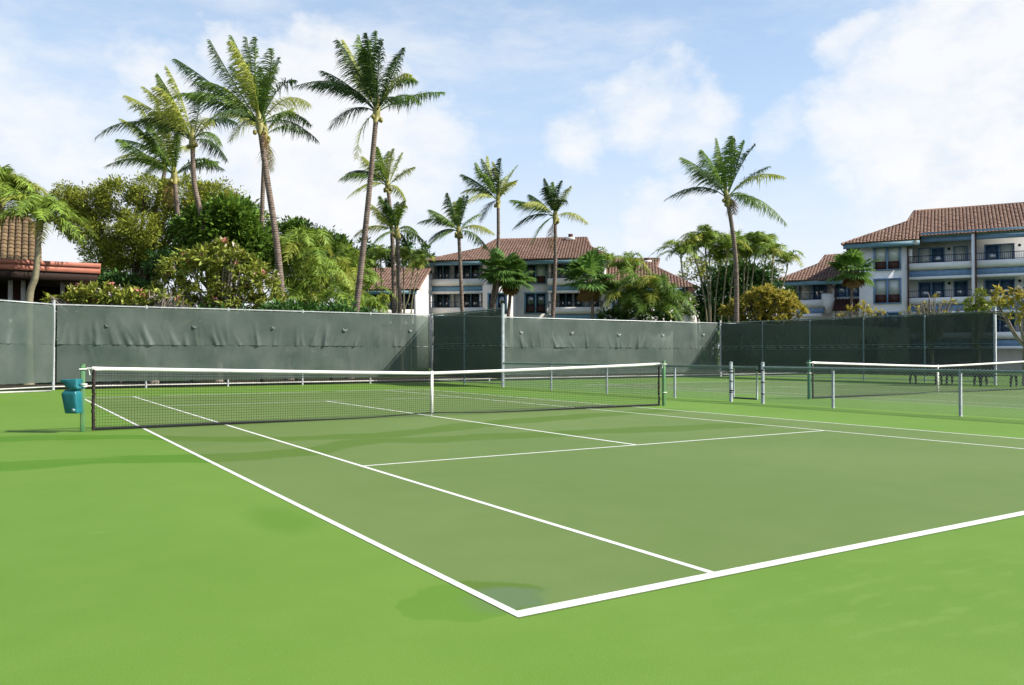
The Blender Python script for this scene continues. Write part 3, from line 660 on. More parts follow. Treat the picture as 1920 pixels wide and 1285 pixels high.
def left_wing():
    fr = Frame(650, 74, 130.2); X, Z, P = fr.X, fr.Z, fr.P; xe = X(783)
    t = thing('low_house', 'low tiled house with bright white end wall left of the apartment house', 'house', P(3, 0, 0))
    ze = Z(720, 545); zr = Z(720, 516, 5)+.5
    fbox(t, 'wall', STUCCO, fr, xe-.35, xe, .0, 7.5, 0, ze)
    b = MB(); q = [P(xe-.35, 0, ze), P(xe-.35, 7.5, ze), P(xe-.35, 4.2, zr-.15), P(xe, 0, ze), P(xe, 7.5, ze), P(xe, 4.2, zr-.15)]
    b.add(q, [(0, 2, 1), (3, 4, 5), (0, 3, 5, 2), (2, 5, 4, 1), (0, 1, 4, 3)]); b.build('gable_wall', STUCCO, t)
    fbox(t, 'wall', STUCCOB, fr, 0, xe-.35, 1.2, 7.5, 0, ze-.002)
    fbox(t, 'fascia_board', BLUE, fr, -.2, xe, -.45, -.3, ze-.35, ze-.05)
    for k, (u0, u1) in enumerate(((662, 690), (697, 735), (745, 776))):
        for zz in (0, -1): window(t, fr, X(u0, 1.2), X(u1, 1.2), Z(700, 590, 1.2)+zz*2.75, Z(700, 553, 1.2)+zz*2.75, 1.2, 2, fw=.1)
    fbox(t, 'balcony_parapet', STUCCO, fr, 0, xe-.35, 0, .15, Z(700, 592), Z(700, 581))
    c0, c1 = P(-.5, -.6, ze), P(xe+.15, -.6, ze); r0, r1 = P(-.5, 4.2, zr), P(xe+.15, 4.2, zr); d0, d1 = P(-.5, 9, ze), P(xe+.15, 9, ze)
    tile_slope(t, [c0, c1, r1, r0], TILE); tile_slope(t, [d1, d0, r0, r1], TILE); ridge_cap(t, [r0, r1]); ridge_cap(t, [c1, r1], r=.1)
left_wing()

def right_wing():
    fr = Frame(1135, 75, 130.2); X, Z, P = fr.X, fr.Z, fr.P
    t = thing('low_house', 'low tiled house half hidden by palm bushes right of the apartment house', 'house', P(3, 0, 0))
    xe = X(1287); ze = Z(1200, 541); Yr = 5.5; xr0, xr1 = X(1150, Yr), X(1236, Yr); zr = Z(1200, 486, Yr); g1 = X(1232, 3.4)
    sl = (zr-ze)/(Yr+.8); zg = ze+sl*(3.4+.8)
    fbox(t, 'wall', STUCCO, fr, 0, X(1262), 0, 10, 0, ze); fbox(t, 'wall', STUCCO, fr, X(1262), xe-.2, 1.6, 10, 0, ze-.01)
    fbox(t, 'side_wall', STUCCO, fr, xe-.2, xe+1.2, .3, 10, 0, Z(1300, 555)); 
    fbox(t, 'fascia_board', BLUE, fr, X(1130), xe+.1, -.6, -.45, ze-.35, ze-.04)
    for u0, u1 in ((1150, 1175), (1190, 1215), (1230, 1252)):
        window(t, fr, X(u0), X(u1), Z(1200, 588), Z(1200, 552), 0, 2)
    window(t, fr, X(1265, 1.6), X(1284, 1.6), Z(1270, 590, 1.6), Z(1270, 550, 1.6), 1.6, 2, fw=.08)
    c0, c1 = P(-.6, -.8, ze), P(xe+1.0, -.8, ze-.05); R0, R1 = P(xr0-2, Yr, zr), P(xr1, Yr, zr); G1 = P(g1, 3.4, zg); H1 = P(g1, 7.6, zg); d1 = P(xe+1.0, 11.8, ze-.05); d0 = P(-.6, 11.8, ze)
    tile_slope(t, [c0, c1, G1, R1, R0], TILE); tile_slope(t, [c1, d1, H1, G1], TILE); tile_slope(t, [d1, d0, R0, R1, H1], TILE)
    b = MB(); b.add([G1, H1, R1], [(0, 1, 2)]); b.build('gable_vent', RAIL, t)
    for pts in ([R0, R1], [R1, G1], [G1, c1]): ridge_cap(t, pts)
    fbox(t, 'skylight', STUCCO, fr, X(1207, 5), X(1222, 5), 4.6, 5.3, zr-.55, zr-.2); fbox(t, 'chimney', DECK, fr, X(1209, 5), X(1219, 5), 4.75, 5.25, zr-.2, zr+.05)
right_wing()

def right_house():
    fr = Frame(1612, 70.5, 150.); X, Z, P = fr.X, fr.Z, fr.P
    t = thing('apartment_house', 'large white apartment house with blue trim and balconies at the right edge', 'house', P(6, 0, 0))
    xb = X(1704); ze = Z(1650, 456); u_b = 1765
    xw = X(1827); xend = X(2090)
    fbox(t, 'wall', STUCCOB, fr, 0, xb, 0, 11, 0, ze-.01)
    Yb = 1.9; zeB = Z(1765, 433, .0)
    fbox(t, 'wall', STUCCOB, fr, xb, xend, Yb, 11, 0, zeB+.3)
    # windows of the blank block
    for k, (v0, v1) in enumerate(((464, 505), (525, 568), (588, 630))):
        window(t, fr, X(1642), X(1688), Z(1665, v1), Z(1665, v0), 0, 2, trim=BLUE2, blind='all' if k < 2 else None, lower=.36)
    fbox(t, 'fascia_board', BLUE, fr, -1.2, xb+.9, -.75, -.6, ze-.42, ze-.03); fbox(t, 'soffit', BLUE, fr, -1.2, xb+.9, -.6, 0, ze-.2, ze-.1)
    fbox(t, 'fascia_board', BLUE, fr, xb+1., xend, -.02, .12, zeB-.5, zeB-.05); fbox(t, 'fascia_board', BLUE2, fr, xb+1., xend, .12, .3, zeB-.85, zeB-.5)
    zt = [Z(1707, 494.5), Z(1707, 559.5)]; zt.append(zt[1]-(zt[0]-zt[1])); pr = Z(1707, 494.5)-Z(1707, 506)
    bays = [(xb+.05, xw-.14), (xw+.14, xw+.14+(xw-xb)*1.02), (xw+.4+(xw-xb)*1.02, xend)]
    for bi, (a, c) in enumerate(bays):
        for lv, z in enumerate(zt):
            fbox(t, 'balcony_parapet', STUCCOB, fr, a-.05, c, -.05, .12, z-pr, z); fbox(t, 'balcony_floor', STUCCOB, fr, a, c, .12, Yb, z-pr-.06, z-pr+.1)
            fbox(t, 'blue_fascia', BLUE2, fr, a, c, .08, .22, z-pr-.62, z-pr-.14); fbox(t, 'balcony_beam', STUCCOB, fr, a-.02, c-.002, .0, .3, z-pr-.85, z-pr-.621)
            railing(t, fr, a, c, .02, z, z+.62); zb, z2 = z-pr+.1, z+1.38; W = c-a
            window(t, fr, a+W*.16, a+W*.56, zb, z2, Yb, 2, trim=BLUE2, fw=.09, name='sliding_door', blind=((0,) if (lv == 0 and bi == 0) else ((1,) if bi == 1 and lv == 0 else None)))
            window(t, fr, a+W*.74, a+W*.93, zb, z2, Yb, 1, trim=BLUE2, fw=.09, name='balcony_door', blind=('all' if lv == 0 else None))
            b = MB(); b.sphere(P(a+W*.65, Yb-.1, z2-.1), .12, 8, 6); b.build('wall_lamp', BAND, t)
        b = MB(); b.box(c-.0, c+.28, -.15, Yb, 0, zeB-.35, fr); b.build('divider_wall', STUCCOB, t)
        b = MB(); b.tube([P(c+.3, -.2, 0), P(c+.3, -.2, zeB-.2)], .06, 8); b.build('downpipe', DECK, t)
    b = MB(); b.tube([P(xb, -.1, 0), P(xb, -.1, ze-.2)], .06, 8); b.build('downpipe', DECK, t)
    b = MB(); b.box(bays[0][0], bays[0][0]+.25, .2, Yb, zt[0], ze-.6, fr); b.build('wing_wall', STUCCOB, t)
    # table and chair on the right balcony
    # roofs: hipped block with small gable, then the long roof
    Yr = 6.; zr = Z(1717, 396, Yr); xr = X(1717, Yr); Ye = -.8; sl = (zr-ze)/(Yr-Ye); g = X(1703, 3.4); zg = ze+sl*(3.4-Ye)
    xi = X(1722, -.8); Yi = -.05; zi = ze+sl*(Yi-Ye)+.02
    c0, c1 = P(-1.3, Ye, ze), P(xi, Ye, ze); G0 = P(g, 3.4, zg); H0 = P(g, 8.6, zg); R0, R1 = P(xr, Yr, zr), P(xend, Yr, zr); d0, d1 = P(-1.3, 12.8, ze), P(xend, 12.8, ze)
    m1 = P(xi, Yi, zi); m2 = P(xend, Yi, zi)
    tile_slope(t, [c0, c1, m1, m2, R1, R0, G0], TILE); tile_slope(t, [d0, c0, G0, H0], TILE); tile_slope(t, [d1, d0, H0, R0, R1], TILE)
    b = MB(); b.add([G0, H0, R0], [(0, 1, 2)]); b.build('gable_vent', RAIL, t)
    b = MB(); a0, a1 = P(xi, Ye, ze-.42), P(xi, Yi+.1, zi-.45); b.add([P(xi, Ye, ze), m1, a1, a0, P(xi-.2, Ye, ze), P(xi-.2, Yi, zi), P(xi-.2, Yi+.1, zi-.45), P(xi-.2, Ye, ze-.42)], [(0, 1, 2, 3), (7, 6, 5, 4), (0, 3, 7, 4), (2, 1, 5, 6), (3, 2, 6, 7)]); b.build('barge_board', STUCCO, t)
    for pts in ([R0, R1], [R0, G0], [G0, c0], [R0, H0]): ridge_cap(t, pts)
right_house()

def right_low_wing():
    fr = Frame(1470, 76, 150.); X, Z, P = fr.X, fr.Z, fr.P
    t = thing('low_house', 'low tiled wing with curved balcony wall left of the large white house', 'house', P(3, 0, 0))
    xs = X(1560); xe = X(1618); ze = Z(1530, 527)
    fbox(t, 'wall', STUCCOB, fr, -.2, xs, 2.0, 10, 0, ze-.01); fbox(t, 'wall', STUCCOB, fr, xs, xe, .6, 10, 0, ze-.011)
    window(t, fr, X(1479, 2), X(1489, 2), Z(1480, 562, 2), Z(1480, 534, 2), 2.0, 1, trim=BLUE2, fw=.08, name='door'); window(t, fr, X(1500, 2), X(1550, 2), Z(1520, 562, 2), Z(1520, 534, 2), 2.0, 2, trim=BLUE2, fw=.1, name='sliding_door', blind=(0,))
    window(t, fr, X(1567, .6), X(1612, .6), Z(1590, 556, .6), Z(1590, 530, .6), .6, 2, trim=BLUE2, fw=.1)
    zt = Z(1500, 563); fbox(t, 'balcony_parapet', STUCCOB, fr, X(1488), X(1541), 0, .15, zt-.62, zt); fbox(t, 'balcony_floor', STUCCOB, fr, X(1488), X(1541), .15, 2., zt-.7, zt-.55); railing(t, fr, X(1490), X(1541), .07, zt, zt+.6)
    fbox(t, 'blue_fascia', BLUE2, fr, X(1488), X(1545), .05, .2, zt-1.25, zt-.8); fbox(t, 'balcony_beam', STUCCOB, fr, X(1488), X(1541), -.05, .3, zt-1.6, zt-1.252)
    # curved solid end of the balcony
    b = MB(); pts = []
    for k in range(9):
        f = k/8; pts.append((X(1541)+1.25*math.sin(f*math.pi/2), .0+1.1*(1-math.cos(f*math.pi/2)), zt+.55-.1*f, zt-.62-.9*(1-f)*(f > .2)))
    V = []
    for (x, y, a, c) in pts: V += [P(x, y, c), P(x, y, a), P(x, y+.12, a), P(x, y+.12, c)]
    b.add(V, [(4*k+j, 4*k+(j+1) % 4, 4*k+4+(j+1) % 4, 4*k+4+j) for k in range(8) for j in range(4)]+[(0, 1, 2, 3), (35, 34, 33, 32)]); b.build('curved_parapet', STUCCOB, t)
    fbox(t, 'fascia_board', BLUE, fr, X(1452), xe, -.7, -.55, ze-.4, ze-.04)
    b = MB(); b.tube([P(xs-.1, -.3, ze-.3), P(xs+.3, .4, ze-.8), P(xs+.3, .4, 0)], .06, 8); b.build('downpipe', DECK, t)
    # low roof over the entry
    q = [P(xs+.2, -1.6, Z(1575, 583, -1.6)), P(xe+.6, -1.6, Z(1575, 583, -1.6)), P(xe+.6, .6, Z(1590, 562, .6)), P(xs+.2, .6, Z(1590, 562, .6))]
    tile_slope(t, q, DECK)
    Yr = 5.5; zr = Z(1560, 479, Yr); xr = X(1549, Yr); sl = (zr-ze)/(Yr+.8); g = X(1536, 3.2); zg = ze+sl*4.0
    c0, c1 = P(X(1453), -.8, ze), P(xe+.3, -.8, ze); R0, R1 = P(xr, Yr, zr), P(xe+.3, Yr, zr); G0 = P(g, 3.2, zg); H0 = P(g, 7.8, zg); d0, d1 = P(X(1453), 11.8, ze), P(xe+.3, 11.8, ze)
    tile_slope(t, [c0, c1, R1, R0, G0], TILE); tile_slope(t, [d0, c0, G0, H0], TILE); tile_slope(t, [d1, d0, H0, R0, R1], TILE)
    for pts in ([R0, R1], [R0, G0], [G0, c0]): ridge_cap(t, pts)
right_low_wing()

def pavilion():
    fr = Frame(187, 37, 92.); X, Z, P = fr.X, fr.Z, fr.P
    t = thing('pavilion', 'open pavilion with red-brown eave and buff tiled roof at the left edge', 'pavilion', P(-3, 0, 0))
    x0 = X(-260); zt = Z(100, 491); zb = Z(100, 509)
    fbox(t, 'roof_slab', FASC2, fr, x0, -.05, .06, 9, zb+.08, zt); b = None
    fbox(t, 'fascia_board', FASC, fr, x0, 0, 0, .06, zb, zb+(zt-zb)*.6); fbox(t, 'fascia_board', FASC, fr, x0, .02, -.05, .06, zb+(zt-zb)*.62, zt+.02)
    fbox(t, 'fascia_board', FASC, fr, -.05, .012, .06, 9, zb+.002, zt+.021)
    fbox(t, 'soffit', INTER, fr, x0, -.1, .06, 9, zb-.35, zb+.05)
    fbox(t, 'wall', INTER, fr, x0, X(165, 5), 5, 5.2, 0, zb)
    for u in (18, 42, 116):
        fbox(t, 'post', PALER if u != 42 else PALER, fr, X(u, 1.5)-.09, X(u, 1.5)+.09, 1.4, 1.58, 0, zb-.35)
    fbox(t, 'inner_panel', mat('brown_panel', (.10, .04, .03), .7), fr, X(22, 2), X(36, 2), 2, 2.1, 0, zb-.35)
    z1 = zt+.02; zr = Z(20, 407, 4.5)
    e0, e1 = P(x0, .9, z1), P(X(72, .9), .9, z1); r1 = P(X(50, 4.5), 4.5, zr); r0 = P(x0, 4.5, zr)
    m1 = P(X(68, 3.6), 3.6, z1+(zr-z1)*.75)
    tile_slope(t, [e0, e1, m1, r1, r0], TILEB, w=.27, l=.36)
    b = MB(); f1 = P(X(72, .9), 8.1, z1); b.add([e1, f1, r1, m1], [(0, 1, 2, 3)]); b.build('roof_end', TILEB, t)
    tile_slope(t, [P(X(72, .9), 8.1, z1), P(x0, 8.1, z1), r0, r1], TILEB, w=.27, l=.36)
    ridge_cap(t, [r0, r1], TILEB); ridge_cap(t, [e1, m1, r1], TILEB, .1)
pavilion()

# ------------------------------------------------------------------ palms
UP = np.array([0, 0, 1.]); WIND = -cr*.75+cf*.25          # the trade wind blows to the left
def bez(a, b, c, n):
    t = np.linspace(0, 1, n)[:, None]; return (1-t)**2*a+2*t*(1-t)*b+t*t*c
def frond(parent, a, ctrl, tip, nleaf, ll, m, r, wid=.045, droop=.55, wind=.35, vee=.35, rr=.022, name='frond', twist=0., fwd=.55):
    path = bez(a, ctrl, tip, 14); Lr = np.linalg.norm(np.diff(path, axis=0), axis=1).sum()
    b = MB(); b.tube(path, np.linspace(rr, rr*.22, 14), 4, False)
    rachis = b
    t = np.linspace(.16, 1, nleaf); tt = t[:, None]
    p = (1-tt)**2*a+2*tt*(1-tt)*ctrl+tt*tt*tip; tg = 2*(1-tt)*(ctrl-a)+2*tt*(tip-ctrl); tg /= np.linalg.norm(tg, axis=1)[:, None]
    side = np.cross(tg, UP); nn = np.linalg.norm(side, axis=1)[:, None]; side = np.where(nn > .15, side/np.maximum(nn, .15), cr); side /= np.linalg.norm(side, axis=1)[:, None]
    if twist:
        o = np.cross(side, tg); side = side*math.cos(twist)+o*math.sin(twist)
    nor = np.cross(side, tg)
    prof = ll*np.clip(np.minimum((t-.05)/.3, 1), .35, 1)*np.clip((1.12-t)/.5, .3, 1)
    V = []; Q = []; c = 0; K = 4
    for sg in (-1, 1):
        n = nleaf; jit = r.normal(0, .2, (n, 3)); Ls = prof*r.uniform(.8, 1.12, n)
        d0 = side*sg*.85+tg*fwd+nor*vee*r.uniform(.3, 1.2, n)[:, None]+jit; d0 += WIND*wind*r.uniform(.3, 1.2, n)[:, None]; d0 /= np.linalg.norm(d0, axis=1)[:, None]
        dr = np.stack([np.zeros(n), np.zeros(n), -np.ones(n)], 1)*droop*r.uniform(.6, 1.4, n)[:, None]+WIND*wind*.8
        w = wid*r.uniform(.8, 1.2, n)
        P = []
        for k in range(K):
            s = k/(K-1); P.append(p+(d0*s+dr*s*s)*Ls[:, None])
        ww = (.7, 1., .75, .06)
        for k in range(K):
            V.append(np.stack([P[k]-tg*(w*ww[k])[:, None]*.5, P[k]+tg*(w*ww[k])[:, None]*.5], 1))
        W = np.stack(V[-K:], 1).reshape(n, K*2, 3); V = V[:-K]; b.addq(W.reshape(-1, 3), (np.arange(n)[:, None, None]*K*2+np.array([[2*k, 2*k+1, 2*k+3, 2*k+2] for k in range(K-1)])[None]).reshape(-1, 4))
    return b.build(name, m, parent)

def smooth_path(pts, n):
    pts = np.array(pts, float); k = len(pts)
    if k == 2: return pts[0]+(pts[1]-pts[0])*np.linspace(0, 1, n)[:, None]
    t = np.linspace(0, k-1, n); out = []
    for x in t:
        i = min(int(x), k-2); f = x-i; p0 = pts[max(i-1, 0)]; p1 = pts[i]; p2 = pts[i+1]; p3 = pts[min(i+2, k-1)]
        out.append(.5*((2*p1)+(-p0+p2)*f+(2*p0-5*p1+4*p2-p3)*f*f+(-p0+3*p1-3*p2+p3)*f**3))
    return np.array(out)
def trunk_mesh(parent, pts, r0, r1, m, rings=.11, n=10, name='trunk'):
    path = smooth_path(pts, 14); L = np.linalg.norm(np.diff(path, axis=0), axis=1).sum(); k = max(30, int(L/rings)*2); path = smooth_path(pts, k)
    s = np.linspace(0, 1, k); rad = r0+(r1-r0)*s**.8; rad = rad*(1+.35*np.exp(-s*L/.5)); rad = rad*(1+np.where(np.arange(k) % 2 == 0, .05, -.03))
    b = MB(); b.tube(path, rad, n); return b.build(name, m, parent, smooth=True)

def coconut(label, d, trunk_px, tips, Lm=4.2, r0=.2, r1=.12, seed=0, yellow=.2, extra=5, hang=(), nuts=True, group='tall wind-blown coconut palms', dark=.3):
    r = np.random.default_rng(100+seed); cu_, cv_ = trunk_px[-1]; crown = at(cu_, cv_, d)
    pts = [at(u, v, d) for u, v in trunk_px]
    b0 = pts[0].copy(); low = pts[0]+(pts[0]-pts[1])/max(.01, (pts[1]-pts[0])[2])*pts[0][2]*.85; low[2] = 0; pts = [low]+pts
    t = thing('coconut_palm', label, 'palm tree', low, group)
    trunk_mesh(t, pts, r0, r1, TRUNK)
    b = MB(); ax = pts[-1]-pts[-2]; ax /= np.linalg.norm(ax); b.tube([crown-ax*.5, crown-ax*.1, crown+ax*.4, crown+ax*.9], [r1*1.1, r1*1.7, r1*1.3, .05], 9); b.build('crown_base', RACH, t, smooth=True)
    px = d/FPX; sg = 1
    for i, (tu, tv) in enumerate(tips):
        off = (tu-cu_)*px*cr+(cv_-tv)*px*cu; h = np.linalg.norm(off); rem = math.sqrt(max(.15, (Lm*.92)**2-h*h)); sg = -sg
        tip = crown+off+cf*sg*min(rem, Lm*.75)*r.uniform(.5, .95)
        ll = np.linalg.norm(tip-crown); upk = .38 if off[2] < .35*ll else .16
        ctrl = crown+(tip-crown)*.48+UP*ll*upk+cr*r.normal(0, .06)*ll
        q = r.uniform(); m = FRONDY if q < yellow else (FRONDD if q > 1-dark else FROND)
        frond(t, crown, ctrl, tip, 84, .8*min(1, ll/3.4)*r.uniform(.85, 1.15), m, r, .044, .75, .55, .15, .034, fwd=1.0)
    for i in range(max(1, extra//2)):
        a = r.uniform(0, 2*math.pi); e = r.uniform(.25, 1.25); dr = cr*math.cos(a)*math.cos(e)*.9+cf*math.sin(a)*math.cos(e)+UP*math.sin(e)+WIND*.18
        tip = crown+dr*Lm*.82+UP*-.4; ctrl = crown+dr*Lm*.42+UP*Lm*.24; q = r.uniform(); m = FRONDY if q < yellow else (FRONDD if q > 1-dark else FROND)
        frond(t, crown, ctrl, tip, 80, .75, m, r, .044, .7, .55, .15, .034, fwd=1.0)
    for (tu, tv) in hang:
        off = (tu-cu_)*px*cr+(cv_-tv)*px*cu; tip = crown+off+cf*r.uniform(-.3, .3); ctrl = crown+off*.35+np.array([off[0], off[1], 0])*.6+UP*.45
        frond(t, crown, ctrl, tip, 46, .6, FRONDB if r.uniform() < .5 else FRONDY, r, .04, .8, .15, .1, .022)
    if nuts:
        for k in range(7):
            a = r.uniform(0, 6.28); c = crown+np.array([math.cos(a)*.24, math.sin(a)*.24, -.1-r.uniform(0, .3)]); b = MB(); b.sphere(c, .11, 8, 6, (1, 1, 1.2)); b.build('coconut', RACH, t, smooth=True)
    return t
coconut('tall leaning coconut palm with the fullest crown, left of the gap in the cloud', 41, [(532, 590), (518, 450), (500, 330), (487, 235)],
        [(336, 116), (432, 65), (397, 79), (460, 68), (492, 86), (512, 93), (537, 125), (577, 244), (604, 222), (340, 171), (432, 256), (400, 242), (350, 200), (420, 110), (455, 100), (475, 110)], 4.5, .19, .13, 1, .22, 12, [(503, 316)])
coconut('tallest coconut palm, trunk leaning right with an upright dark crown', 43, [(667, 590), (684, 440), (697, 310), (706, 212)],
        [(556, 164), (599, 125), (646, 79), (673, 65), (712, 72), (737, 86), (769, 121), (829, 162), (774, 217), (604, 224), (645, 95), (690, 70), (725, 95), (660, 110), (700, 90), (680, 100)], 4.4, .185, .12, 2, .15, 12, [(669, 298)], dark=.45)
coconut('coconut palm with a pale wind-swept crown left of the fullest palm', 47, [(384, 460), (376, 400), (364, 340), (361, 265)],
        [(241, 182), (294, 139), (326, 136), (361, 146), (184, 260), (237, 224), (439, 288), (397, 281), (432, 252), (265, 160), (310, 150), (250, 210)], 4.6, .18, .12, 3, .45, 12)
coconut('coconut palm with a low crown rising out of the olive-green tree', 50, [(338, 450), (333, 400), (327, 330)],
        [(212, 316), (213, 295), (234, 267), (397, 304), (280, 250), (320, 240), (360, 262), (250, 285), (300, 262), (380, 285)], 4.2, .18, .12, 4, .2, 8, [(316, 385)])
coconut('coconut palm with a reddish slanting trunk among the olive-green tree', 59, [(268, 460), (285, 410), (303, 350), (312, 300)],
        [(230, 225), (260, 200), (300, 190), (340, 200), (370, 230), (225, 260)], 4.0, .18, .13, 5, .5, 4)
coconut('coconut palm with a straight pale trunk directly behind the fullest crown', 52, [(490, 470), (492, 380), (497, 255)],
        [(440, 180), (470, 150), (510, 160), (540, 190), (430, 235), (560, 235)], 4.0, .17, .12, 6, .3, 4, [(507, 320)])
coconut('coconut palm with the higher crown of the close pair, behind the tallest palm', 62, [(739, 590), (737, 480), (733, 410), (727, 350)],
        [(641, 337), (650, 323), (661, 376), (677, 289), (703, 271), (725, 276), (744, 289), (752, 281), (781, 320), (754, 366), (715, 285)], 3.6, .2, .13, 7, .28, 5)
coconut('coconut palm with the lower crown of the close pair, behind the tallest palm', 60, [(750, 590), (748, 500), (744, 436)],
        [(695, 384), (664, 440), (719, 374), (743, 374), (764, 384), (799, 456), (698, 472), (764, 464), (788, 443), (705, 400), (730, 378)], 3.2, .19, .13, 8, .2, 4)
coconut('short coconut palm with a dark trunk in front of the left balconies', 60, [(867, 590), (864, 520), (860, 435)],
        [(788, 420), (804, 390), (841, 366), (862, 366), (879, 371), (898, 395), (927, 442), (916, 464), (799, 469), (801, 450), (822, 408), (850, 372), (872, 372)], 3.3, .17, .12, 9, .15, 3)
coconut('slim coconut palm rising through the roof line of the apartment house', 64, [(920, 590), (929, 520), (934, 460), (934, 378)],
        [(867, 329), (865, 355), (894, 308), (915, 292), (939, 302), (971, 308), (969, 345), (899, 408), (878, 390), (925, 300), (905, 300), (950, 320)], 3.7, .2, .12, 10, .4, 4)
coconut('coconut palm in front of the right balconies with a drooping right frond', 61, [(1036, 600), (1041, 500), (1041, 408)],
        [(960, 376), (994, 360), (1021, 339), (1039, 337), (1068, 358), (964, 427), (997, 461), (1105, 413), (981, 390), (1030, 342), (1052, 345)], 3.3, .2, .12, 11, .35, 4, [(1034, 471)])
coconut('lone coconut palm with a curved dark trunk standing right of the houses', 49, [(1381, 605), (1380, 500), (1373, 430), (1363, 372)],
        [(1248, 375), (1281, 294), (1305, 293), (1346, 259), (1366, 263), (1379, 258), (1411, 276), (1450, 307), (1462, 337), (1478, 418), (1295, 339), (1441, 380), (1390, 270), (1355, 275)], 3.9, .17, .11, 12, .12, 2, [(1378, 400)])

def feather_clump(label, d, stems, Lm=2.1, seed=0, m=None, group='feathery clumping palms', nf=7, rs=.055, arch=.5, emin=.3, name='clumping_palm', nl=34, dspread=1.2):
    """stems: list of pixel paths; each carries a head of strongly arching fronds"""
    r = np.random.default_rng(300+seed); m = m or ARECA
    g = at(stems[0][0][0], 600, d); t = thing(name, label, 'palm', (g[0], g[1], 0), group)
    for st in stems:
        dd = d+r.uniform(-dspread, dspread); pts = [at(u, v, dd) for u, v in st]
        if len(pts) > 1:
            low = pts[0]*1.; low[2] = 0; tr = [low]+pts; trunk_mesh(t, tr, rs*1.25, rs*.8, TRUNK2, .16, 7, 'stem')
            c = pts[-1]; b = MB(); b.tube([c-UP*.1, c+UP*.25, c+UP*.55], [rs*1.0, rs*1.2, rs*.5], 7); b.build('crownshaft', RACH, t, smooth=True)
        else: c = pts[0]
        a0 = r.uniform(0, 6.28)
        for k in range(nf):
            a = a0+k*2.4+r.normal(0, .2); e = r.uniform(emin, 1.4); h = cr*math.cos(a)+cf*math.sin(a); L = Lm*r.uniform(.8, 1.15)
            tip = c+h*L*(.75*math.cos(e)+.2)+UP*L*(math.sin(e)*.75-.30)+WIND*.15*L; ctrl = c+h*L*.32*math.cos(e)+UP*L*(arch+.38*math.sin(e))
            frond(t, c+UP*.1, ctrl, tip, int(nl*1.25), .6*Lm/2.1, m if r.uniform() < .8 else FRONDY, r, .055, .5, .18, .45, .016)
    return t
feather_clump('feathery palm clump with thin stems left of the close pair of coconut palms', 66, [[(713, 590), (706, 540), (704, 500)], [(727, 590), (716, 545), (714, 495)], [(690, 575), (690, 520)]], 2.2, 1)
feather_clump('feathery palm clump with slanting pale stems right of the close pair', 66, [[(745, 590), (744, 530), (744, 492)], [(757, 590), (757, 530), (756, 495)], [(758, 590), (766, 560), (773, 520), (776, 495)], [(771, 590), (775, 550), (784, 510)], [(790, 500)]], 2.1, 2)
feather_clump('feathery palms crowding above the low house on the right of the apartment house', 67, [[(1140, 590), (1141, 530), (1140, 500)], [(1165, 590), (1166, 520)], [(1180, 590), (1181, 505)], [(1190, 520)]], 2.3, 3)
feather_clump('broad arching palm bush hiding the low house wall, above the grey screen', 58, [[(1170, 590)], [(1190, 575)], [(1205, 560)], [(1235, 570)], [(1250, 585)], [(1222, 590)], [(1180, 600)], [(1262, 600)], [(1205, 595)], [(1240, 600)]], 3.0, 4, nf=6, arch=.62, nl=50, name='palm_bush', dspread=1.0, m=FROND)
feather_clump('slender clumping palms at the left of the right-hand grove', 60, [[(1308, 600), (1285, 545), (1277, 490)], [(1325, 600), (1318, 545), (1302, 480)], [(1330, 600), (1327, 540), (1323, 475)], [(1332, 560), (1330, 465)]], 2.4, 5, nf=12)
feather_clump('slender clumping palms around the curved trunk of the lone palm', 61, [[(1352, 600), (1358, 540), (1364, 480)], [(1366, 600), (1372, 530), (1380, 475)], [(1340, 600), (1344, 540), (1350, 500)], [(1395, 600), (1400, 540), (1405, 490)]], 2.4, 6, nf=12)
feather_clump('slender clumping palms at the right of the right-hand grove', 61, [[(1405, 600), (1410, 530), (1417, 470)], [(1425, 580), (1430, 530), (1437, 478)], [(1440, 580), (1446, 530), (1450, 490)], [(1460, 560), (1468, 535), (1476, 505)], [(1395, 520), (1400, 495)]], 2.3, 7, nf=12)
feather_clump('dense palm thicket between the leaning palm and the tallest palm', 50, [[(545, 560)], [(570, 530)], [(590, 560)], [(610, 570)], [(560, 585)], [(535, 530)], [(585, 500)], [(625, 550)], [(600, 595)], [(560, 490)]], 3.2, 8, nf=6, arch=.62, nl=52, name='palm_bush', m=ARECA)
feather_clump('palm thicket with drooping fronds just left of the tallest palm trunk', 54, [[(640, 590), (642, 520)], [(655, 590), (655, 505)], [(650, 560)], [(665, 530)], [(690, 560)], [(625, 520)], [(680, 590)], [(710, 590)]], 2.3, 9, nf=8)
feather_clump('small palm with a swollen reddish trunk in front of the pavilion eave', 34.5, [[(55, 565), (66, 520), (70, 480), (74, 430)]], 2.6, 10, nf=17, rs=.13, emin=.0, arch=.45, nl=46, dspread=0, name='small_palm', group='small palms by the pavilion')
feather_clump('palm crown at the left picture edge above the pavilion roof', 42, [[(-20, 560), (-5, 470), (5, 370)], [(15, 380)]], 2.8, 11, nf=16, rs=.15, emin=-.35, arch=.45, nl=46, dspread=.3, name='small_palm', group='small palms by the pavilion')

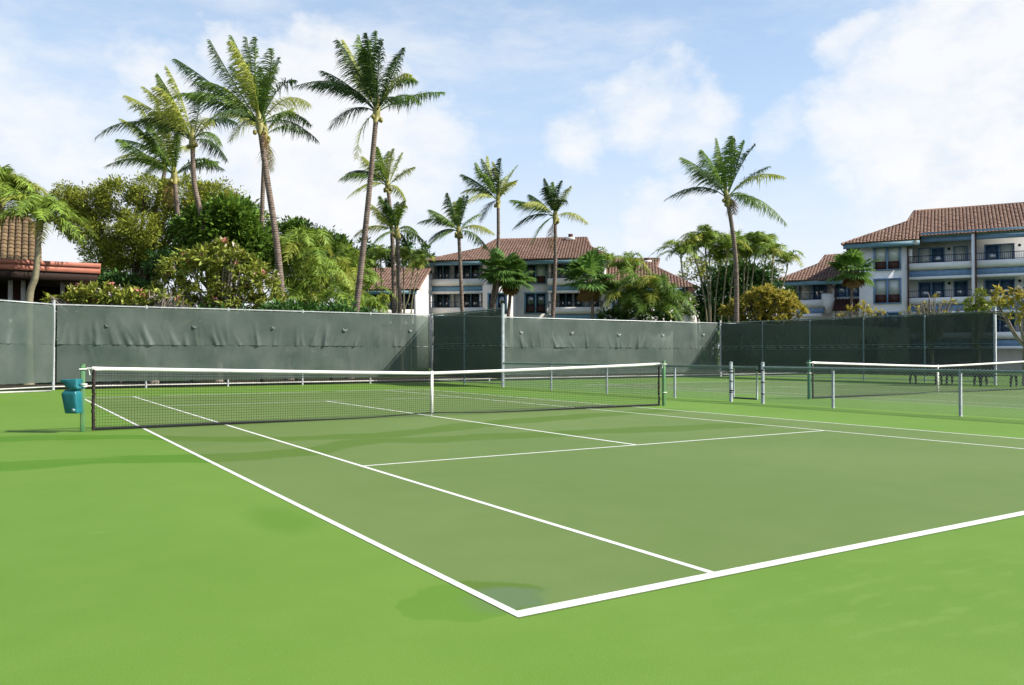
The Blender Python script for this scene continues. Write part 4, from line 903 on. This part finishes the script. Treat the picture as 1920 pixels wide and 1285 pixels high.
def fan_palm(label, d, trunk_px, R=.95, nlv=26, seed=0, skirt=0, r0=.16):
    r = np.random.default_rng(500+seed); pts = [at(u, v, d) for u, v in trunk_px]; low = pts[0]*1.; low[2] = 0; c = pts[-1]
    t = thing('fan_palm', label, 'palm', low, 'fan palms'); trunk_mesh(t, [low]+pts, r0, r0*.7, TRUNK, .14, 9)
    for i in range(nlv+skirt):
        dead = i >= nlv; a = i*2.399+r.normal(0, .2); e = -1.15+r.uniform(-.3, .3) if dead else math.asin(min(1, max(-1, -.6+1.55*r.uniform())))
        h = cr*math.cos(a)*math.cos(e)+cf*math.sin(a)*math.cos(e)+UP*math.sin(e); pl = R*(r.uniform(.2, .6) if dead else r.uniform(.6, 1.15))
        b = MB(); hub = c+h*pl+UP*-.08; b.tube([c, c+h*pl*.5+UP*.06, hub], [.02, .016, .012], 4, False)
        side = np.cross(h, UP); side /= np.linalg.norm(side)+1e-9; nor = np.cross(side, h); ns = 22; Rl = R*r.uniform(.85, 1.1)*(1 if not dead else .8)
        for k in range(ns):
            th = (k/(ns-1)-.5)*math.radians(240 if not dead else 100); dv = h*math.cos(th)+side*math.sin(th); tw = np.cross(nor, dv)
            L = Rl*(.75+.25*math.cos(th*.7)); w = L*.075; droop = UP*-1*L*r.uniform(.1, .28)
            p0, p1, p2 = hub, hub+dv*L*.6, hub+dv*L+droop; fold = nor*(.03 if k % 2 else -.03)
            b.add([p0, p1-tw*w+fold, p1+tw*w-fold, p2], [(0, 1, 2), (1, 3, 2)])
        b.build('fan_leaf' if not dead else 'dry_fan_leaf', FRONDB if dead else FANM, t)
    return t
fan_palm('fan palm with dark rounded leaves beside the slim palm', 62, [(925, 590), (932, 545), (938, 503)], 1.05, 30, 1)
fan_palm('fan palm with a brown skirt of dead leaves in front of the white wall', 63, [(953, 600), (956, 560), (957, 518)], 1.05, 28, 2, 14)
fan_palm('fan palm with broad glossy leaves in front of the right balcony', 58, [(1111, 600), (1110, 560), (1105, 522)], 1.25, 24, 3, 6, .13)
fan_palm('single small fan palm before the low wing near the right house', 60, [(1596, 600), (1597, 550), (1598, 505)], 1.05, 26, 4, 5, .12)

# ------------------------------------------------------------------ broadleaf trees and bushes
def leaf_cloud(parent, name, pos, out, size, m, r, wr=.42, flat=.5):
    """many single leaves: pos (n,3), out = preferred direction"""
    n = len(pos); d = out+r.normal(0, .55, (n, 3)); d[:, 2] -= .1; d /= np.linalg.norm(d, axis=1)[:, None]
    up = r.normal(0, .5, (n, 3)); up[:, 2] += 1; s = np.cross(d, up); s /= np.linalg.norm(s, axis=1)[:, None]+1e-9; nn = np.cross(s, d)
    L = size*r.uniform(.45, 1.45, n)[:, None]; w = L*wr*.5
    V = np.stack([pos, pos+d*L*.5+s*w+nn*L*.06, pos+d*L-nn*L*.08, pos+d*L*.5-s*w+nn*L*.06], 1)
    b = MB(); b.addq(V.reshape(-1, 3), np.arange(n*4).reshape(-1, 4)); return b.build(name, m, parent)
def blob_points(blobs, d, r, nclump, nper, cs, zflat=.8):
    P = []; O = []; C = []
    tot = sum(b[2]**2 for b in blobs); px = d/FPX
    for bl in blobs:
        u, v, rad = bl[:3]; dd = d+(bl[3] if len(bl) > 3 else 0); R = rad*px; c = at(u, v, dd); n = max(6, int(nclump*rad**2/tot))
        q = r.normal(size=(n, 3)); q /= np.linalg.norm(q, axis=1)[:, None]; rr = R*r.uniform(.5, 1.05, n)**.6*np.where(r.uniform(size=n) < .1, 1.22, 1.); cc = c+q*rr[:, None]*np.array([1, 1, zflat])
        for k in range(n):
            m = int(nper*r.uniform(.5, 1.4)); s = cs*r.uniform(.45, 1.5); o = r.normal(size=(m, 3)); o /= np.linalg.norm(o, axis=1)[:, None]
            P.append(cc[k]+o*s*(r.uniform(.3, 1, (m, 1)))*np.array([1, 1, .7])); O.append(o*.8+q[k]*.7+UP*.25); C.append(cc[k])
    return np.concatenate(P), np.concatenate(O), np.array(C)
def limbs(parent, base, centres, r, m, r0=.3, n=14, name='trunk'):
    b = MB(); fork = base+UP*(max(.6, (centres[:, 2].mean()-base[2])*.42)); b.tube(smooth_path([base, (base+fork)/2+r.normal(0, .15, 3)*np.array([1, 1, 0]), fork], 6), np.linspace(r0*1.2, r0*.8, 6), 8)
    idx = r.choice(len(centres), min(n, len(centres)), replace=False)
    for i in idx:
        c = centres[i]; mid = fork+(c-fork)*.5+UP*.12*np.linalg.norm(c-fork)*r.uniform(-.5, 1); b.tube(smooth_path([fork-UP*.1, mid, c], 6), np.linspace(r0*.5, r0*.08, 6), 5, False)
    return b.build(name, m, parent, smooth=True)
def tree(label, d, blobs, m, leaf, nclump, nper, cs, base_u, seed, cat='tree', name='broadleaf_tree', r0=.3, bark=None, group=None, wr=.42, zflat=.8, nl=16):
    r = np.random.default_rng(700+seed); P, O, C = blob_points(blobs, d, r, nclump, nper, cs, zflat); P[:, 2] = np.maximum(P[:, 2], .05)
    g = at(base_u, 664, d); t = thing(name, label, cat, (g[0], g[1], 0), group)
    limbs(t, np.array([g[0], g[1], 0]), C, r, bark or BARK, r0, nl); leaf_cloud(t, 'crown', P, O, leaf, m, r, wr); return t
G_T = 'broadleaf trees behind the left fence'
tree('big spreading olive-green tree behind the pavilion and the left palms', 58, [(165, 385, 42), (225, 375, 48), (285, 365, 45), (345, 370, 50), (400, 385, 52), (445, 400, 42), (150, 425, 40, 2), (215, 430, 45), (270, 430, 40, -2), (240, 470, 45), (195, 480, 40), (320, 420, 40), (390, 430, 40), (290, 480, 40), (225, 515, 40), (120, 370, 28), (140, 400, 30), (240, 545, 40)], OLIVE, .19, 1500, 62, .6, 250, 1, r0=.4, group=G_T, nl=26, zflat=.7)
tree('glossy bright-green tree behind the leaning palm, right of the olive-green tree', 48, [(430, 410, 40), (455, 440, 38), (410, 445, 40), (385, 420, 28), (470, 470, 35), (345, 480, 24), (350, 430, 20)], BROAD, .36, 400, 46, .6, 430, 2, group=G_T, wr=.45)
tree('dark leafy tree rising behind the palm thicket', 62, [(540, 450, 35), (560, 440, 30), (600, 460, 35), (635, 480, 30), (520, 480, 35), (585, 490, 35), (650, 500, 30), (490, 420, 25)], BROAD, .3, 420, 46, .62, 570, 3, group=G_T)
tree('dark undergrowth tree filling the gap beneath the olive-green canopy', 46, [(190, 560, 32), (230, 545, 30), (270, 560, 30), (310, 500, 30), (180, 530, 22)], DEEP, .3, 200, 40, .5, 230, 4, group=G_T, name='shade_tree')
for i, (u, v, w) in enumerate(((672, 480, 1), (687, 458, 1), (700, 470, 1), (735, 470, 1), (762, 455, 1), (780, 478, 1), (800, 470, 1), (650, 470, 1))):
    where = ['left of the tallest trunk, lower spire', 'left of the tallest trunk, higher spire', 'touching the tallest trunk on its left', 'between the close pair of palms', 'right of the close pair, tallest spire', 'right of the close pair, lower spire', 'beside the left hip of the apartment roof', 'farthest left of the spires'][i]
    tree('narrow upright evergreen '+where, 92, [(u+random.uniform(-3, 3), v+k*13, 5.5+k*1.1) for k in range(9)], DEEP, .5, 70, 22, .5, u, 20+i, name='columnar_tree', group='narrow evergreens behind the low house', r0=.15, zflat=1.3, nl=8)

def plumeria(label, d, blobs, base_u, seed, m=PLUM, ntips=420, leaves=12, leaf=.29, flowers=.05, bare=0., group='plumeria bushes along the fence', r0=.16, stems=60):
    r = np.random.default_rng(900+seed); px = d/FPX; tot = sum(b[2]**2 for b in blobs); T = []; N_ = []
    for bl in blobs:
        u, v, rad = bl[:3]; dd = d+(bl[3] if len(bl) > 3 else 0); c = at(u, v, dd); n = max(5, int(ntips*rad**2/tot)); q = r.normal(size=(n, 3)); q[:, 2] = np.abs(q[:, 2])*.9-.25; q /= np.linalg.norm(q, axis=1)[:, None]
        T.append(c+q*(rad*px*r.uniform(.6, 1.05, n)**.5)[:, None]*np.array([1, 1, .85])); N_.append(q)
    T = np.concatenate(T); N_ = np.concatenate(N_); T[:, 2] = np.maximum(T[:, 2], .3); g = at(base_u, 664, d); base = np.array([g[0], g[1], 0])
    t = thing('plumeria_bush', label, 'bush', base, group)
    b = MB(); idx = r.choice(len(T), min(stems, len(T)), replace=False); fork = base+UP*(T[:, 2].mean()*.45); b.tube([base, fork], [r0*1.3, r0], 7)
    for i in idx:
        mid = fork+(T[i]-fork)*r.uniform(.4, .6)+np.array([0, 0, -.25])*np.linalg.norm(T[i]-fork)*.4; mid[2] = max(mid[2], fork[2]); b.tube(smooth_path([fork, mid, T[i]], 7), np.linspace(r0*.45, .022, 7), 5, False)
        if r.uniform() < .7:
            k = T[i]+r.normal(0, .22, 3)-UP*.15; b.tube([mid*.45+T[i]*.55, k], [.035, .025], 5, False)
    b.build('branches', BARKP, t, smooth=True)
    keep = r.uniform(size=len(T)) > bare; K = T[keep]; KN = N_[keep]
    P = np.repeat(K, leaves, 0); ax = np.repeat(KN*.55+UP*.5, leaves, 0); a = r.normal(size=P.shape); a /= np.linalg.norm(a, axis=1)[:, None]; O = ax+a*1.1; O /= np.linalg.norm(O, axis=1)[:, None]
    leaf_cloud(t, 'foliage', P+r.normal(0, .03, P.shape), O*1.6, leaf, m, r, .36)
    fl = K[r.uniform(size=len(K)) < flowers]
    for mi, mm in enumerate((FLOW, FLOWP)):
        pts = fl[mi::2] if len(fl) > 1 else fl[:0]
        if len(pts) == 0: continue
        P = np.repeat(pts+np.array([0, 0, .12]), 14, 0)+r.normal(0, .06, (len(pts)*14, 3)); O = r.normal(size=P.shape); O[:, 2] = np.abs(O[:, 2]); leaf_cloud(t, 'blossom', P, O, .13, mm, r, .7)
    return t
plumeria('large plumeria bush with scattered blossoms in front of the left trees', 38.5, [(345, 510, 45), (400, 500, 45), (450, 515, 50), (490, 545, 40), (380, 560, 45), (440, 570, 50), (320, 545, 35), (420, 480, 30), (500, 580, 35), (350, 590, 40)], 410, 1, ntips=620, flowers=.12, stems=34)
plumeria('low plumeria bush with white blossoms by the pavilion corner', 36.5, [(150, 560, 28), (190, 558, 30), (230, 565, 28), (270, 570, 28), (125, 575, 20), (170, 590, 30), (250, 595, 30)], 200, 2, ntips=230, flowers=.16, leaf=.28, stems=26)
plumeria('half-bare plumeria with pale forked branches between the two left bushes', 36, [(290, 560, 22), (320, 565, 25), (265, 580, 25), (340, 585, 25), (100, 570, 18), (80, 575, 15)], 290, 3, ntips=140, bare=.75, flowers=.12, stems=110, leaf=.26)
plumeria('yellowing plumeria bush at the foot of the lone palm', 53, [(1400, 580, 28), (1430, 565, 30), (1460, 570, 30), (1485, 585, 22), (1410, 600, 25), (1450, 600, 30), (1375, 590, 20), (1440, 550, 14)], 1430, 4, m=PLUMY, ntips=380, flowers=.0, leaf=.36, stems=70)
plumeria('sparse plumeria with yellow leaves under the small fan palm', 56, [(1590, 590, 14), (1615, 585, 18), (1640, 590, 16), (1570, 595, 12), (1630, 600, 16)], 1612, 5, m=PLUMY, ntips=60, bare=.6, leaf=.3, stems=40, group='sparse plumerias before the right house')
plumeria('nearly bare plumeria with pale twigs before the lower right balcony', 54, [(1720, 580, 20), (1750, 572, 20), (1780, 580, 20), (1735, 592, 20), (1770, 590, 18), (1700, 590, 12)], 1745, 6, m=PLUMY, ntips=90, bare=.88, leaf=.26, stems=70, group='sparse plumerias before the right house')
plumeria('leafy green shrub before the balcony divider of the right house', 52, [(1835, 555, 12), (1825, 570, 16), (1845, 575, 16), (1830, 590, 18)], 1832, 7, m=PLUM, ntips=60, leaf=.3, stems=24, flowers=0, group='sparse plumerias before the right house')
plumeria('thick-limbed plumeria with few yellow leaves at the right picture edge', 33, [(1885, 560, 22), (1910, 570, 25), (1935, 560, 30), (1870, 575, 14), (1920, 590, 30)], 1925, 8, m=PLUMY, ntips=70, bare=.55, leaf=.28, stems=10, group='sparse plumerias before the right house', r0=.15)
tree('pale thin-leaved tree behind the right-hand grove', 84, [(1300, 500, 22), (1330, 505, 25), (1360, 500, 25), (1290, 515, 15), (1400, 510, 25), (1440, 515, 22)], OLIVE, .3, 130, 26, .55, 1330, 40, group='trees behind the right-hand grove', name='sparse_tree')
tree('dense dark tree within the right-hand grove', 70, [(1345, 525, 26), (1385, 510, 26), (1430, 520, 22), (1330, 560, 25), (1360, 560, 28), (1400, 545, 28), (1345, 590, 25), (1440, 530, 20), (1410, 520, 20), (1465, 555, 18), (1310, 580, 18)], DEEP, .36, 300, 40, .6, 1365, 41, group='trees behind the right-hand grove', name='shade_tree')
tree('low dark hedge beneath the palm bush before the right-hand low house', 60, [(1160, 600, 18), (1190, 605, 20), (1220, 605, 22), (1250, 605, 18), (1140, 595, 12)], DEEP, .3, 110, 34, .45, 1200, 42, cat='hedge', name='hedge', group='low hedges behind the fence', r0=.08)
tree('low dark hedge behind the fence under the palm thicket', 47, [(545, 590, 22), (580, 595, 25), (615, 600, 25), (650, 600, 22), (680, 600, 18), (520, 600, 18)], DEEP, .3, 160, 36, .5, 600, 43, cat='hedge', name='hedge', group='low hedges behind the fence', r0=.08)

# shrubs that close the view just behind the back fence, and the far wood on the skyline
def shrub_row(u0, u1, step, d, vtop, m, seed, labels, leaf=.26, rad=17):
    r = random.Random(seed); k = 0; u = u0
    while u < u1 and k < len(labels):
        v = vtop+r.uniform(-6, 8); bl = [(u+r.uniform(-8, 8)+dx, vv, rad*r.uniform(.8, 1.25)) for vv in np.arange(v+10, 672, 20) for dx in (-step*.28, step*.28)]
        tree(labels[k], d+r.uniform(-1, 1), bl, m, leaf, 80, 30, .42, u, 60+seed+k, cat='shrub', name='shrub', group='shrubs just behind the back fence', r0=.06, nl=8); u += step; k += 1
pl_ = ['directly behind the pale corner post', 'behind the fence under the low plumeria', 'behind the fence below the half-bare plumeria', 'behind the fence at the left foot of the large plumeria', 'behind the fence at the right foot of the large plumeria', 'behind the fence by the leaning palm foot', 'behind the fence under the palm thicket, left one', 'behind the fence under the palm thicket, right one', 'behind the fence by the tallest palm foot']
shrub_row(95, 690, 66, 36.5, 586, DEEP, 1, ['dark green shrub '+x for x in pl_])
shrub_row(-60, 60, 70, 37.5, 600, DEEP, 15, ['dark green shrub seen through the corner screen, left one', 'dark green shrub seen through the corner screen, right one'])
def far_wood():
    r = np.random.default_rng(77); P = []; O = []
    for u in range(-500, 2500, 16):
        d = r.uniform(125, 150); h = r.uniform(590, 622)
        for v in np.arange(h, 676, 14):
            c = at(u+r.uniform(-8, 8), v, d); q = r.normal(size=(34, 3)); q /= np.linalg.norm(q, axis=1)[:, None]; P.append(c+q*r.uniform(.5, 1.6, (34, 1))); O.append(q)
    o = leaf_cloud(None, 'far_wood', np.concatenate(P), np.concatenate(O), .9, BROAD, r, .5); tag(o, 'distant band of trees on the skyline behind the houses', 'wood', kind='stuff')
far_wood()
